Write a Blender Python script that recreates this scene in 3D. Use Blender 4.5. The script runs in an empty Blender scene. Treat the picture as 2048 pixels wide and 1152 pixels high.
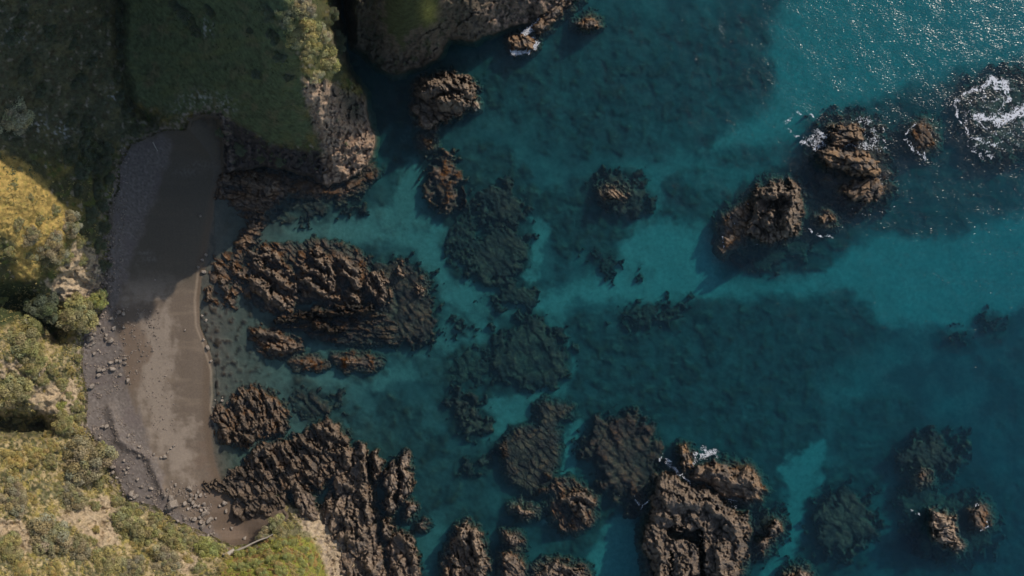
import bpy, math, random
import numpy as np
from mathutils import Vector, Matrix, noise as mn

R = math.radians
sc = bpy.context.scene
C = sc.collection
random.seed(7)
rng = np.random.default_rng(7)

# ------------------------------------------------------------------ camera, sky, sun, exposure
H = 157.7                       # drone height over the water, metres (0.1 m per photo pixel at sea level)
cd = bpy.data.cameras.new('camera'); cam = bpy.data.objects.new('camera', cd); C.objects.link(cam)
cam.location = (0, 0, H); cam.rotation_euler = (0, 0, 0)
cd.sensor_width = 36.0; cd.lens = 36.0 * H / 204.8; cd.clip_start = 1.0; cd.clip_end = 3000
sc.camera = cam

SUN_EL, SUN_AZ = R(34), math.atan2(0.70, 0.71)      # azimuth as angle from +x towards +y
sd = Vector((math.cos(SUN_EL)*math.cos(SUN_AZ), math.cos(SUN_EL)*math.sin(SUN_AZ), math.sin(SUN_EL)))
wd = bpy.data.worlds.new('World'); sc.world = wd; wd.use_nodes = True
wn = wd.node_tree; bg = wn.nodes['Background']
sky = wn.nodes.new('ShaderNodeTexSky'); sky.sky_type = 'NISHITA'; sky.sun_disc = False
sky.sun_elevation = SUN_EL; sky.sun_rotation = math.atan2(sd.x, sd.y); sky.air_density = 1.2; sky.dust_density = 1.0
wn.links.new(sky.outputs[0], bg.inputs[0]); bg.inputs[1].default_value = 0.135
sl = bpy.data.lights.new('sun', 'SUN'); sl.energy = 3.2; sl.angle = R(0.55); sl.color = (1.0, 0.89, 0.76)
so = bpy.data.objects.new('sun', sl); C.objects.link(so); so.rotation_euler = sd.to_track_quat('Z', 'Y').to_euler()
so.location = (80, 80, 120)
sc.view_settings.view_transform = 'Standard'; sc.view_settings.look = 'None'
sc.view_settings.gamma = 1; sc.view_settings.use_curve_mapping = False; sc.view_settings.exposure = 0.0
sc.cycles.use_denoising = True
sc.cycles.max_bounces = 8; sc.cycles.volume_bounces = 2; sc.cycles.transparent_max_bounces = 12
sc.cycles.diffuse_bounces = 2; sc.cycles.glossy_bounces = 2
sc.cycles.caustics_reflective = False; sc.cycles.caustics_refractive = False

PX = 0.1
def P2W(px, py, z):
    s = PX * (1 - z / H)
    return (px - 1024) * s, (576 - py) * s, z

# ------------------------------------------------------------------ noise
def _h(ix, iy, seed):
    h = (ix.astype(np.int64) * 374761393 + iy.astype(np.int64) * 668265263 + seed * 1274126177) & 0xffffffff
    h = ((h ^ (h >> 13)) * 1274126177) & 0xffffffff
    h = ((h ^ (h >> 16)) * 2246822519) & 0xffffffff
    return ((h ^ (h >> 15)) & 0xffffff) / float(0xffffff)
def gn(x, y, seed=0):
    ix = np.floor(x); iy = np.floor(y); fx = x - ix; fy = y - iy
    u = fx*fx*fx*(fx*(fx*6-15)+10); v = fy*fy*fy*(fy*(fy*6-15)+10)
    def g(dx, dy):
        a = _h(ix+dx, iy+dy, seed) * 6.2831853
        return np.cos(a)*(fx-dx) + np.sin(a)*(fy-dy)
    a = g(0,0); b = g(1,0); c = g(0,1); d = g(1,1)
    return (a + (b-a)*u + ((c + (d-c)*u) - (a + (b-a)*u))*v) * 1.5
def fbm(x, y, o=4, seed=0, lac=2.03, gain=.5):
    s = 0; a = 1; n = 0
    for i in range(o):
        s = s + a*gn(x, y, seed+i*17); n += a; a *= gain; x = x*lac + 3.7; y = y*lac + 9.1
    return s / n
def ridged(x, y, o=4, seed=0, gain=.5):
    s = 0; a = 1; n = 0
    for i in range(o):
        s = s + a*(1-np.abs(gn(x, y, seed+i*31))*1.7); n += a; a *= gain; x = x*2.07+1.3; y = y*2.07+5.1
    return s / n
def voro(x, y, seed=0):
    ix = np.floor(x); iy = np.floor(y)
    f1 = np.full(x.shape, 9.); f2 = np.full(x.shape, 9.); cid = np.zeros(x.shape)
    for dx in (-1, 0, 1):
        for dy in (-1, 0, 1):
            cx = ix+dx+_h(ix+dx, iy+dy, seed); cy = iy+dy+_h(ix+dx, iy+dy, seed+5)
            d = np.hypot(x-cx, y-cy)
            m = d < f1
            f2 = np.where(m, f1, np.minimum(f2, d)); cid = np.where(m, _h(ix+dx, iy+dy, seed+9), cid); f1 = np.where(m, d, f1)
    return f1, f2, cid
def voro_t(x, y, seed=0):
    """cells with a random tilt: returns (tilted facet height, distance to the cell edge, cell value)"""
    ix = np.floor(x); iy = np.floor(y)
    f1 = np.full(x.shape, 9.); f2 = np.full(x.shape, 9.); cid = np.zeros(x.shape); ft = np.zeros(x.shape)
    for dx in (-1, 0, 1):
        for dy in (-1, 0, 1):
            cx = ix+dx+_h(ix+dx, iy+dy, seed); cy = iy+dy+_h(ix+dx, iy+dy, seed+5); d = np.hypot(x-cx, y-cy); m = d < f1
            h1 = _h(ix+dx, iy+dy, seed+9); h2 = _h(ix+dx, iy+dy, seed+11)
            f2 = np.where(m, f1, np.minimum(f2, d)); cid = np.where(m, h1, cid)
            ft = np.where(m, (x-cx)*(h1-.5)*1.6+(y-cy)*(.25+.9*h2), ft); f1 = np.where(m, d, f1)
    return ft, f2-f1, cid
def ss(a, b, x):
    t = np.clip((x-a)/(b-a), 0, 1); return t*t*(3-2*t)
def sdf(px, py, poly):
    """signed distance, positive inside"""
    P = np.array(poly, float); Q = np.roll(P, -1, 0)
    d = np.full(px.shape, 1e18); ins = np.zeros(px.shape, bool)
    for (ax, ay), (bx, by) in zip(P, Q):
        ex, ey = bx-ax, by-ay; L = ex*ex+ey*ey+1e-9
        t = np.clip(((px-ax)*ex+(py-ay)*ey)/L, 0, 1)
        d = np.minimum(d, (px-ax-t*ex)**2+(py-ay-t*ey)**2)
        if ay != by:
            ins ^= ((ay > py) != (by > py)) & (px < (bx-ax)*(py-ay)/(by-ay)+ax)
    d = np.sqrt(d); return np.where(ins, d, -d)
def sdf_box(px, py, poly, pad):
    """sdf evaluated only near the polygon (far points get -pad)"""
    P = np.array(poly, float); x0, y0 = P.min(0)-pad; x1, y1 = P.max(0)+pad
    out = np.full(px.shape, -float(pad)); m = (px > x0) & (px < x1) & (py > y0) & (py < y1)
    if m.any(): out[m] = np.maximum(sdf(px[m], py[m], poly), -pad)
    return out
def segd(px, py, x0, y0, x1, y1):
    ex, ey = x1-x0, y1-y0; L = ex*ex+ey*ey+1e-9
    t = np.clip(((px-x0)*ex+(py-y0)*ey)/L, 0, 1)
    return np.hypot(px-x0-t*ex, py-y0-t*ey)

# ------------------------------------------------------------------ land shape
COAST = [(-700,-600),(1500,-600),(1400,-200),(1215,-60),(1160,-4),(1112,8),(1072,38),(1030,50),(985,68),(950,83),(925,80),(900,82),(880,108),(850,130),(820,140),(790,150),(765,138),(735,112),(712,95),(700,60),(695,0),(690,-60),(672,-50),(674,0),(682,60),(690,110),(700,150),(724,178),(732,215),(748,270),(744,315),(728,345),(695,358),(655,373),(630,358),(600,345),(570,338),(530,335),(480,338),(445,350),(428,385),(424,450),(427,500),(414,522),(403,545),(397,600),(399,650),(416,695),(429,740),(431,790),(428,818),(438,852),(468,888),(510,912),(535,945),(560,1000),(600,1020),(650,1020),(705,1090),(770,1160),(800,1300),(800,1700),(-700,1700)]
HP = [(-400,-400,64),(-100,-400,62),(163,-400,59),(300,-350,57),(443,-265,52),(600,-300,47),(750,-300,38),(950,-300,30),(1200,-250,10),
(560,-100,48),(400,-100,40),(200,-100,34),(0,-100,42),(-300,-100,52),(850,-100,30),(1000,-80,16),(690,-60,8),
(600,0,45),(625,80,36),(628,165,28),(645,240,17),(655,320,6),(560,60,42),(690,100,10),(700,200,7),(735,280,3),
(500,0,40),(400,0,29),(300,0,21),(245,0,17),(500,120,29),(400,120,19),(300,120,12.5),(248,150,9),(450,205,15),(350,195,9.5),(520,260,13),(600,285,12),(400,228,9),(310,235,4),(560,320,6),
(180,0,24),(80,0,30),(0,0,34),(150,120,18),(50,120,25),(0,150,28),(-200,100,40),(180,250,8),(100,290,14),(0,290,22),(-200,300,36),(225,330,3.5),
(60,350,20),(0,400,25),(100,430,16),(150,450,11),(185,400,6),(205,500,4),(0,500,21),(60,520,16),(120,560,9),(180,580,4.5),(-200,500,36),
(0,600,14),(60,630,10),(120,650,6),(0,700,17),(80,720,11),(140,770,5),(0,820,12),(80,860,9),(140,850,6),(0,950,18),(100,950,9),(180,950,4),(225,980,3),
(0,1100,20),(100,1060,14),(200,1060,8),(300,1080,5),(400,1100,5),(450,1110,6),(520,1110,9),(580,1110,12),(620,1115,8),(300,1152,12),(450,1160,14),(580,1170,16),(660,1140,3.5),(720,1150,2),
(-300,1400,48),(100,1400,32),(400,1400,30),(600,1400,26),(750,1300,8),(-300,800,36),(-300,1050,40),
(235,300,3),(300,285,2.5),(300,400,1.8),(250,450,2.6),(230,560,2.9),(300,560,1.5),(380,500,.6),(380,400,.9),(410,320,1.4),(200,700,3),(180,800,3.4),(280,700,1.7),(350,700,1.0),(400,700,.4),(225,850,3.2),(300,850,1.6),(380,850,.7),(250,960,3),(330,940,1.7),(400,950,.8),(360,1010,2.4),(440,1040,1),(500,1050,.7),(500,1078,1.3),(560,1030,1.5),(620,1030,2),
(720,0,20),(800,0,32),(830,30,25),(865,10,27),(800,80,14),(860,110,5),(900,60,10),(950,30,13),(1000,30,6),(1050,-10,8),(780,120,4),(730,60,11)]
_hp = np.array(HP, float); _S = 100.0
def _tps(r2): return r2*np.log(r2+1e-12)*.5
_n = len(_hp); _X = _hp[:, :2]/_S
_K = _tps(((_X[:, None]-_X[None])**2).sum(2)) + np.eye(_n)*0.01
_A = np.zeros((_n+3, _n+3)); _A[:_n, :_n] = _K; _A[:_n, _n] = 1; _A[:_n, _n+1:] = _X; _A[_n, :_n] = 1; _A[_n+1:, :_n] = _X.T
_wt = np.linalg.solve(_A, np.r_[_hp[:, 2], 0, 0, 0])
GX0, GY0, GS = -720, -620, 8
_gx = np.arange(GX0, 1620, GS); _gy = np.arange(GY0, 1760, GS)
_mx, _my = np.meshgrid(_gx/_S, _gy/_S)
_gz = np.full(_mx.shape, _wt[_n]) + _wt[_n+1]*_mx + _wt[_n+2]*_my
for k in range(_n): _gz += _wt[k]*_tps((_mx-_X[k,0])**2+(_my-_X[k,1])**2)
def land_base(px, py):
    fx = np.clip((px-GX0)/GS, 0, len(_gx)-1.01); fy = np.clip((py-GY0)/GS, 0, len(_gy)-1.01)
    i = fx.astype(int); j = fy.astype(int); u = fx-i; v = fy-j; u = u*u*(3-2*u)*.3+u*.7; v = v*v*(3-2*v)*.3+v*.7
    return (_gz[j,i]*(1-u)+_gz[j,i+1]*u)*(1-v)+(_gz[j+1,i]*(1-u)+_gz[j+1,i+1]*u)*v

BEACH = [(410,226),(440,232),(450,300),(450,350),(432,400),(432,500),(420,530),(405,560),(400,650),(420,695),(434,740),(438,790),(436,826),(446,856),(476,892),(516,916),(540,950),(560,1000),(580,1035),(545,1052),(520,1085),(465,1092),(440,1080),(400,1062),(350,1040),(310,1012),(255,1000),(238,960),(216,920),(192,880),(172,850),(176,790),(165,745),(166,705),(168,668),(205,622),(212,560),(222,480),(216,420),(238,380),(240,330),(262,290),(325,262),(370,262),(380,235)]
GRAVEL = [(262,290),(330,268),(345,300),(300,420),(262,520),(240,600),(225,640),(240,700),(250,760),(262,800),(285,850),(300,905),(325,945),(332,985),(370,1040),(420,1060),(440,1090),(300,1050),(200,950),(150,850),(150,650),(215,600),(212,480),(232,400),(230,330)]
DRY = [(270,655),(330,612),(340,650),(345,720),(340,800),(352,850),(385,840),(375,900),(372,930),(385,960),(350,955),(335,930),(305,880),(290,830),(280,780),(262,740),(255,700)]
DRY2 = [(255,560),(300,545),(350,560),(335,580),(280,600),(240,600)]
GRASS = [(245,-700),(640,-700),(600,0),(590,90),(605,165),(622,260),(600,290),(540,285),(480,245),(400,222),(345,232),(290,215),(258,190),(246,100)]
YGRASS = [(-20,298),(30,312),(75,345),(105,385),(135,432),(150,470),(110,490),(80,520),(70,560),(30,560),(30,490),(-20,440)]
CLIFF = [(605,160),(665,165),(690,185),(735,200),(760,280),(750,350),(650,385),(620,365),(645,300),(625,240),(612,200)]
TANCLIFF = [(595,1030),(640,1015),(690,1040),(705,1090),(760,1160),(700,1400),(640,1400),(650,1140),(640,1100),(628,1075),(605,1060)]
KNOLL = [(455,1095),(500,1085),(540,1080),(590,1070),(625,1080),(645,1125),(660,1165),(650,1400),(420,1400),(440,1140)]
BARE = [[(165,1000),(215,990),(245,1020),(240,1060),(180,1075),(140,1050),(110,1040),(140,1010)],[(0,1035),(40,1040),(70,1065),(60,1100),(10,1120),(-20,1080)],[(60,770),(150,760),(160,790),(140,830),(80,830),(55,800)],
        [(90,560),(150,565),(195,560),(210,590),(170,610),(110,600)],[(0,720),(60,720),(110,740),(60,760),(0,765)],[(165,1055),(235,1055),(240,1090),(180,1100)],[(360,1105),(400,1110),(390,1140),(350,1152)],[(110,560),(150,480),(195,500),(215,560),(190,600),(130,590)]]
DARKCLIFF = [(400,236),(440,228),(480,252),(540,288),(600,300),(640,305),(650,360),(640,380),(560,370),(430,370),(440,300)]
HOLLOW = [(-20,560),(40,562),(70,590),(100,600),(110,640),(120,690),(80,650),(40,640),(-20,660)]
H2GRASS = [(770,-700),(880,-700),(876,20),(862,45),(845,52),(820,62),(800,90),(770,60),(770,0)]

def land_height(px, py):
    bw = 1-.9*ss(-30, -6, sdf_box(px, py, BEACH, 60))*ss(350, 400, px)
    wx = px + 9*bw*fbm(px/34, py/34, 3, 3); wy = py + 9*bw*fbm(px/34, py/34, 3, 4)
    sd = sdf(wx, wy, COAST)
    zb = land_base(px, py)
    beach = ss(-14, 8, sdf_box(px, py, BEACH, 40))
    rough = 1-beach
    slope = 0.95*rough + 0.045*beach
    # rocky detail
    cl = ss(-20, 12, sdf_box(px, py, CLIFF, 60)); tn = ss(-18, 10, sdf_box(px, py, TANCLIFF, 60))
    h2 = ss(650, 700, px)*ss(260, 200, py)
    gr = ss(-10, 12, sdf_box(px, py, GRASS, 60))*(1-cl)
    dk_ = ss(-8, 8, sdf_box(px, py, DARKCLIFF, 40)); craggy = np.clip(cl + dk_*.6 + tn*.5 + h2*.75*ss(10, -20, sdf_box(px, py, H2GRASS, 60)), 0, 1)
    d = 1.3*fbm(px/46, py/46, 4, 11)*(1-.75*gr) + .35*fbm(px/11, py/11, 3, 12)*(1-.8*gr)
    u = (px*.94+py*.34); v = (-px*.34+py*.94)
    f1, f2, cid = voro(px/17+1.1*fbm(px/20, py/20, 2, 5), py/23+1.1*fbm(px/20, py/20, 2, 6), 8)
    cr = 2.6*(ridged(u/34, v/60, 4, 21)-.55) + (cid-.5)*1.3 - 1.0*ss(.16, 0, f2-f1) + .5*(ridged(px/8, py/8, 3, 22)-.5)
    z = zb + d*rough*ss(0, 40, sd+30) + cr*craggy
    z += beach*(.06*fbm(px/28, py/60, 3, 30))
    # gully between the two left slopes
    gd = segd(wx, wy, 236, -200, 240, 130); gd = np.minimum(gd, segd(wx, wy, 240, 130, 262, 210)); gd = np.minimum(gd, segd(wx, wy, 262, 210, 320, 250))
    z -= 3.2*np.exp(-(gd/11)**2)*ss(330, 290, px)
    rv = segd(wx, wy, -60, 848, 85, 852); z -= 8.5*np.exp(-(rv/19)**2)*rough
    rv = segd(wx, wy, -60, 590, 55, 610); rv = np.minimum(rv, segd(wx, wy, 55, 610, 105, 670)); z -= 7.0*np.exp(-(rv/26)**2)*rough
    bm_ = np.zeros(px.shape)
    for P in BARE: bm_ = np.maximum(bm_, ss(-6, 8, sdf_box(px, py, P, 40)))
    z += rough*bm_*(1.6*(ridged(px/26, py/20, 4, 41)-.55)+.8*(cid-.5))
    # gravel berm on the beach
    bd = segd(wx, wy, 222, 820, 240, 880); bd = np.minimum(bd, segd(wx, wy, 240, 880, 300, 915)); bd = np.minimum(bd, segd(wx, wy, 300, 915, 328, 990))
    z += .8*np.exp(-(bd/9)**2)*beach
    lim = np.where(sd > 0, .05 + sd*slope, sd*(.26*rough+.014*beach))
    k = np.minimum(z, lim + craggy*.35*cr*ss(0, 25, sd))
    return k, sd

# ------------------------------------------------------------------ mesh helpers
def tag(o, label=None, cat=None, group=None, kind=None):
    for k, v in (('label', label), ('category', cat), ('group', group), ('kind', kind)):
        if v: o[k] = v
    return o
def mesh_np(name, verts, faces, mat=None, cols=None, smooth=True):
    me = bpy.data.meshes.new(name)
    verts = np.asarray(verts, np.float32); faces = np.asarray(faces, np.int32)
    nf, k = faces.shape
    me.vertices.add(len(verts)); me.vertices.foreach_set('co', verts.ravel())
    me.loops.add(nf*k); me.loops.foreach_set('vertex_index', faces.ravel())
    me.polygons.add(nf); me.polygons.foreach_set('loop_start', np.arange(0, nf*k, k, dtype=np.int32))
    me.polygons.foreach_set('loop_total', np.full(nf, k, np.int32))
    me.polygons.foreach_set('use_smooth', np.full(nf, smooth))
    if cols is not None:
        a = me.color_attributes.new('Col', 'FLOAT_COLOR', 'POINT')
        c = np.ones((len(verts), 4), np.float32); c[:, :3] = cols; a.data.foreach_set('color', c.ravel())
    me.update(); me.validate()
    if mat: me.materials.append(mat)
    return me
def add(name, me, parent=None, loc=(0,0,0)):
    o = bpy.data.objects.new(name, me); C.objects.link(o); o.location = loc
    if parent: o.parent = parent
    return o
def grid_faces(keep):
    """quads of a grid (ny,nx verts) for the kept cells, ccw seen from +z with y pointing down in px"""
    ny, nx = keep.shape; j, i = np.nonzero(keep); n = nx+1
    a = j*n+i
    f = np.stack([a, a+n, a+n+1, a+1], 1)
    used = np.zeros((ny+1)*(nx+1), bool); used[f.ravel()] = True
    idx = np.cumsum(used)-1
    return idx[f], used

# ------------------------------------------------------------------ materials
def new_mat(name):
    m = bpy.data.materials.new(name); m.use_nodes = True; nt = m.node_tree
    return m, nt, nt.nodes['Principled BSDF'], nt.nodes['Material Output']
def vcol_mat(name, rough=.9, bump=.6, scale=2.2, var=.5, dist=.25, spec=.2):
    m, nt, b, out = new_mat(name); N = nt.nodes; L = nt.links
    at = N.new('ShaderNodeAttribute'); at.attribute_name = 'Col'
    tc = N.new('ShaderNodeNewGeometry')
    n1 = N.new('ShaderNodeTexNoise'); n1.inputs['Scale'].default_value = scale; n1.inputs['Detail'].default_value = 6; n1.inputs['Roughness'].default_value = .7
    L.new(tc.outputs['Position'], n1.inputs['Vector'])
    mr = N.new('ShaderNodeMapRange'); mr.inputs[1].default_value = .3; mr.inputs[2].default_value = .7; mr.inputs[3].default_value = 1-var; mr.inputs[4].default_value = 1+var
    L.new(n1.outputs[0], mr.inputs[0])
    mx = N.new('ShaderNodeVectorMath'); mx.operation = 'SCALE'
    L.new(at.outputs['Color'], mx.inputs[0]); L.new(mr.outputs[0], mx.inputs['Scale'])
    L.new(mx.outputs[0], b.inputs['Base Color'])
    bp = N.new('ShaderNodeBump'); bp.inputs['Strength'].default_value = bump; bp.inputs['Distance'].default_value = dist
    L.new(n1.outputs[0], bp.inputs['Height']); L.new(bp.outputs[0], b.inputs['Normal'])
    b.inputs['Roughness'].default_value = rough; b.inputs['Specular IOR Level'].default_value = spec
    return m
M_land = vcol_mat('hillside_scrub_and_rock', bump=.9, scale=1.3, var=.45, dist=.5)
M_beach = vcol_mat('dark_sand', bump=.25, scale=3.0, var=.14, dist=.08)
M_bed = vcol_mat('seabed_sand_and_weed', bump=.3, scale=1.2, var=.25, dist=.2)
M_rock = vcol_mat('weathered_rock', bump=1.0, scale=2.6, var=.42, dist=.35)
M_reef = vcol_mat('weedy_reef', bump=1.0, scale=2.0, var=.5, dist=.3)
M_foam, nt, b, _ = new_mat('sea_foam'); b.inputs['Base Color'].default_value = (.60,.61,.64,1); b.inputs['Roughness'].default_value = .8

# ------------------------------------------------------------------ setting: land, beach, seabed, water
def mixc(a, b, t): return a*(1-t[..., None]) + np.array(b)*t[..., None]
def colour_land(px, py, z, sd):
    n1 = fbm(px/40, py/40, 4, 51); n2 = fbm(px/9, py/9, 4, 52); n3 = fbm(px/16, py/16, 3, 53)
    c = np.empty(px.shape+(3,)); c[:] = (.085,.085,.042)
    c = mixc(c, (.20,.165,.055), ss(-.1, .35, n1)); c = mixc(c, (.10,.12,.035), ss(.0, .35, n3))
    low = ss(560, 700, py)
    c = mixc(c, (.43,.34,.19), low*ss(-.15, .25, n2+.6*n1))
    c = mixc(c, (.36,.29,.085), low*ss(.12, .3, n3)*.8)
    c = mixc(c, (.22,.20,.11), low*ss(.1, .35, -n1)*.8)
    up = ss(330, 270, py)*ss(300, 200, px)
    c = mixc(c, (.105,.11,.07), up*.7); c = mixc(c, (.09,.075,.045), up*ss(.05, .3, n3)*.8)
    c = mixc(c, (.30,.26,.20), ss(.28, .42, fbm(px/14, py/14, 4, 57))*(1-low)*.8)
    g = ss(-8, 10, sdf_box(px, py, GRASS, 40)+14*n3)
    c = mixc(c, (.105,.140,.068), g); c = mixc(c, (.15,.135,.075), g*ss(0, .4, n1+.3*n3)*.7); c = mixc(c, (.06,.075,.04), g*ss(.0, .35, -n3)*.6); c = mixc(c, (.13,.15,.06), g*ss(.1, .3, fbm(px/70, py/24, 3, 58))*.5)
    for (a, b, q) in ((400,200,36),(450,215,22),(370,225,26)):     # pale flax and rock at the grass edge
        c = mixc(c, (.34,.36,.33), np.exp(-(((px-a)/q)**2+((py-b)/20)**2))*ss(.0, .3, n2)*.9)
    for (a, b, q) in ((118,262,26),(75,245,16),(30,75,22),(415,55,10),(225,190,12)):
        c = mixc(c, (.45,.46,.46), np.exp(-(((px-a)/q)**2+((py-b)/18)**2))*ss(.12, .3, n2)*.9)
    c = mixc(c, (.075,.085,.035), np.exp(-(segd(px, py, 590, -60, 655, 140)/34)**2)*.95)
    y = ss(-6, 8, sdf_box(px, py, YGRASS, 40)+10*n3)
    c = mixc(c, (.44,.31,.10), y); c = mixc(c, (.30,.25,.07), y*ss(0, .3, n2)*.7)
    rk = np.empty_like(c); rk[:] = (.34,.245,.175); rk = mixc(rk, (.22,.17,.14), ss(-.1, .3, n3)); rk = mixc(rk, (.44,.33,.24), ss(.1, .4, n2))
    cl = ss(-8, 6, sdf_box(px, py, CLIFF, 40)+12*n3)
    c = c*(1-cl[..., None])+rk*cl[..., None]
    c = mixc(c, (.40,.30,.22), cl*np.exp(-(segd(px, py, 632, 185, 662, 300)/17)**2)*.8)
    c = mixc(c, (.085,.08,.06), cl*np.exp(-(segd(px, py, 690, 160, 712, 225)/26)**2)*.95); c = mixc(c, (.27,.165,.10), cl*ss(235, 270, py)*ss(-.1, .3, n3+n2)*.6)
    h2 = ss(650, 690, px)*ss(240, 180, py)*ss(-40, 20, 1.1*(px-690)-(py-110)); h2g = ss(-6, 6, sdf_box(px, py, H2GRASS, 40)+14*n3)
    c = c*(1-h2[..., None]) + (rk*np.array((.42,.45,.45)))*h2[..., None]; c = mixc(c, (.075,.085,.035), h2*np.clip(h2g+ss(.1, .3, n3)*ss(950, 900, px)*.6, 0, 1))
    c = mixc(c, (.05,.05,.04), h2*ss(790, 740, px)*.6); c = mixc(c, (.28,.20,.15), h2*ss(950, 990, px)*ss(-.1, .2, n2))  # left slope: shade put into the colour; right end: browner rock
    c = mixc(c, (.34,.30,.08), h2*np.exp(-(((px-858)/16)**2+((py-22)/24)**2)))  # sunlit patch on the headland grass, painted as brighter colour
    for P in BARE:
        q = ss(-5, 6, sdf_box(px, py, P, 40)+14*n2); c = mixc(c, (.48,.375,.255), q*.85)
    t = ss(-6, 8, sdf_box(px, py, TANCLIFF, 40)+10*n3); c = mixc(c, (.46,.36,.24), t)
    c = mixc(c, (.34,.27,.2), t*ss(.0, .3, n2))
    kn = ss(-5, 6, sdf_box(px, py, KNOLL, 40)+8*n2); c = mixc(c, (.22,.22,.045), kn); c = mixc(c, (.30,.17,.07), kn*ss(.05, .3, n3)*.8)
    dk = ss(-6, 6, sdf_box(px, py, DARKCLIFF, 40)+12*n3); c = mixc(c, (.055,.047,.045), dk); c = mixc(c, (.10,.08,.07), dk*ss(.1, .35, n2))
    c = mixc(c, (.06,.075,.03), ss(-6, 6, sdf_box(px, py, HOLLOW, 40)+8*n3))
    c = mixc(c, (.10,.11,.06), ss(26, 12, segd(px, py, -60, 850, 80, 856))*.7)
    c = mixc(c, (.36,.34,.31), np.exp(-((segd(px, py, 222, 390, 228, 560)-0)/12)**2)*ss(-.05, .25, n2)*.8)
    rim = ss(26, 6, np.abs(sdf_box(px, py, BEACH, 40)))*ss(1.0, 2.0, z)*ss(-.1, .2, n2)
    c = mixc(c, (.27,.22,.18), rim*.8)
    c = mixc(c, (.10,.07,.045), ss(.7, .0, z)*.8)
    return np.clip(c, .005, .8)
def colour_beach(px, py, z, sd):
    n1 = fbm(px/60, py/25, 4, 61); n2 = fbm(px/6, py/6, 3, 62); n3 = fbm(px/18, py/30, 4, 63)
    c = np.empty(px.shape+(3,)); c[:] = (.142,.111,.085)
    c = mixc(c, (.175,.137,.103), ss(0, .4, fbm(px/120+.4*n1, py/22, 4, 66)))
    c = mixc(c, (.115,.083,.060), ss(960, 1010, py)*ss(380, 450, px)); c = mixc(c, (.15,.11,.082), ss(820, 900, py)*ss(350, 420, px)*ss(-.2, .2, n1))
    for P in (DRY, DRY2): c = mixc(c, (.27,.222,.178), ss(-22, 20, sdf_box(px, py, P, 50)+38*n3+12*n2+14*fbm(px/30, py/9, 3, 67))*.85)
    c = mixc(c, (.150,.108,.078), ss(-8, 6, sdf_box(px, py, [(235,640),(280,650),(300,700),(280,760),(262,790),(245,730)], 40)+20*n3)*.8)
    g = ss(-8, 8, sdf_box(px, py, GRAVEL, 50)+16*n3); c = mixc(c, (.148,.126,.112), g)
    c = mixc(c, (.22,.19,.17), g*ss(.0, .3, n2)*.7); c = mixc(c, (.09,.075,.066), g*ss(.1, .35, fbm(px/4, py/4, 2, 68))*.7); c = mixc(c, (.13,.105,.098), g*ss(.0, .35, n1)*.6)
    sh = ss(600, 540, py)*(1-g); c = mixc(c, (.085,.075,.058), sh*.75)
    wet = ss(.38, .12, z); c = mixc(c, (.12,.088,.062), wet*.8*ss(-.25, .0, z)); c = mixc(c, (.095,.078,.060), ss(.0, -.15, z)*.9)
    c = mixc(c, (.06,.05,.038), ss(-.02, -.12, z)*ss(.0, .22, fbm(px/11, py/11, 4, 69))*.9)
    edge = np.exp(-((sd-7)/2.2)**2)*ss(520, 560, py)*ss(900, 860, py); c = mixc(c, (.33,.26,.19), edge*.6)
    for (a, b, q, r_) in ((290,505,8,.5),(300,518,10,.4),(400,330,14,.35),(372,345,14,.3)): c = mixc(c, (.22,.2,.18), np.exp(-(((px-a)/q/1.8)**2+((py-b)/q/.6)**2))*ss(-.2,.2,n2)*r_)
    return np.clip(c, .005, .8)

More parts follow.
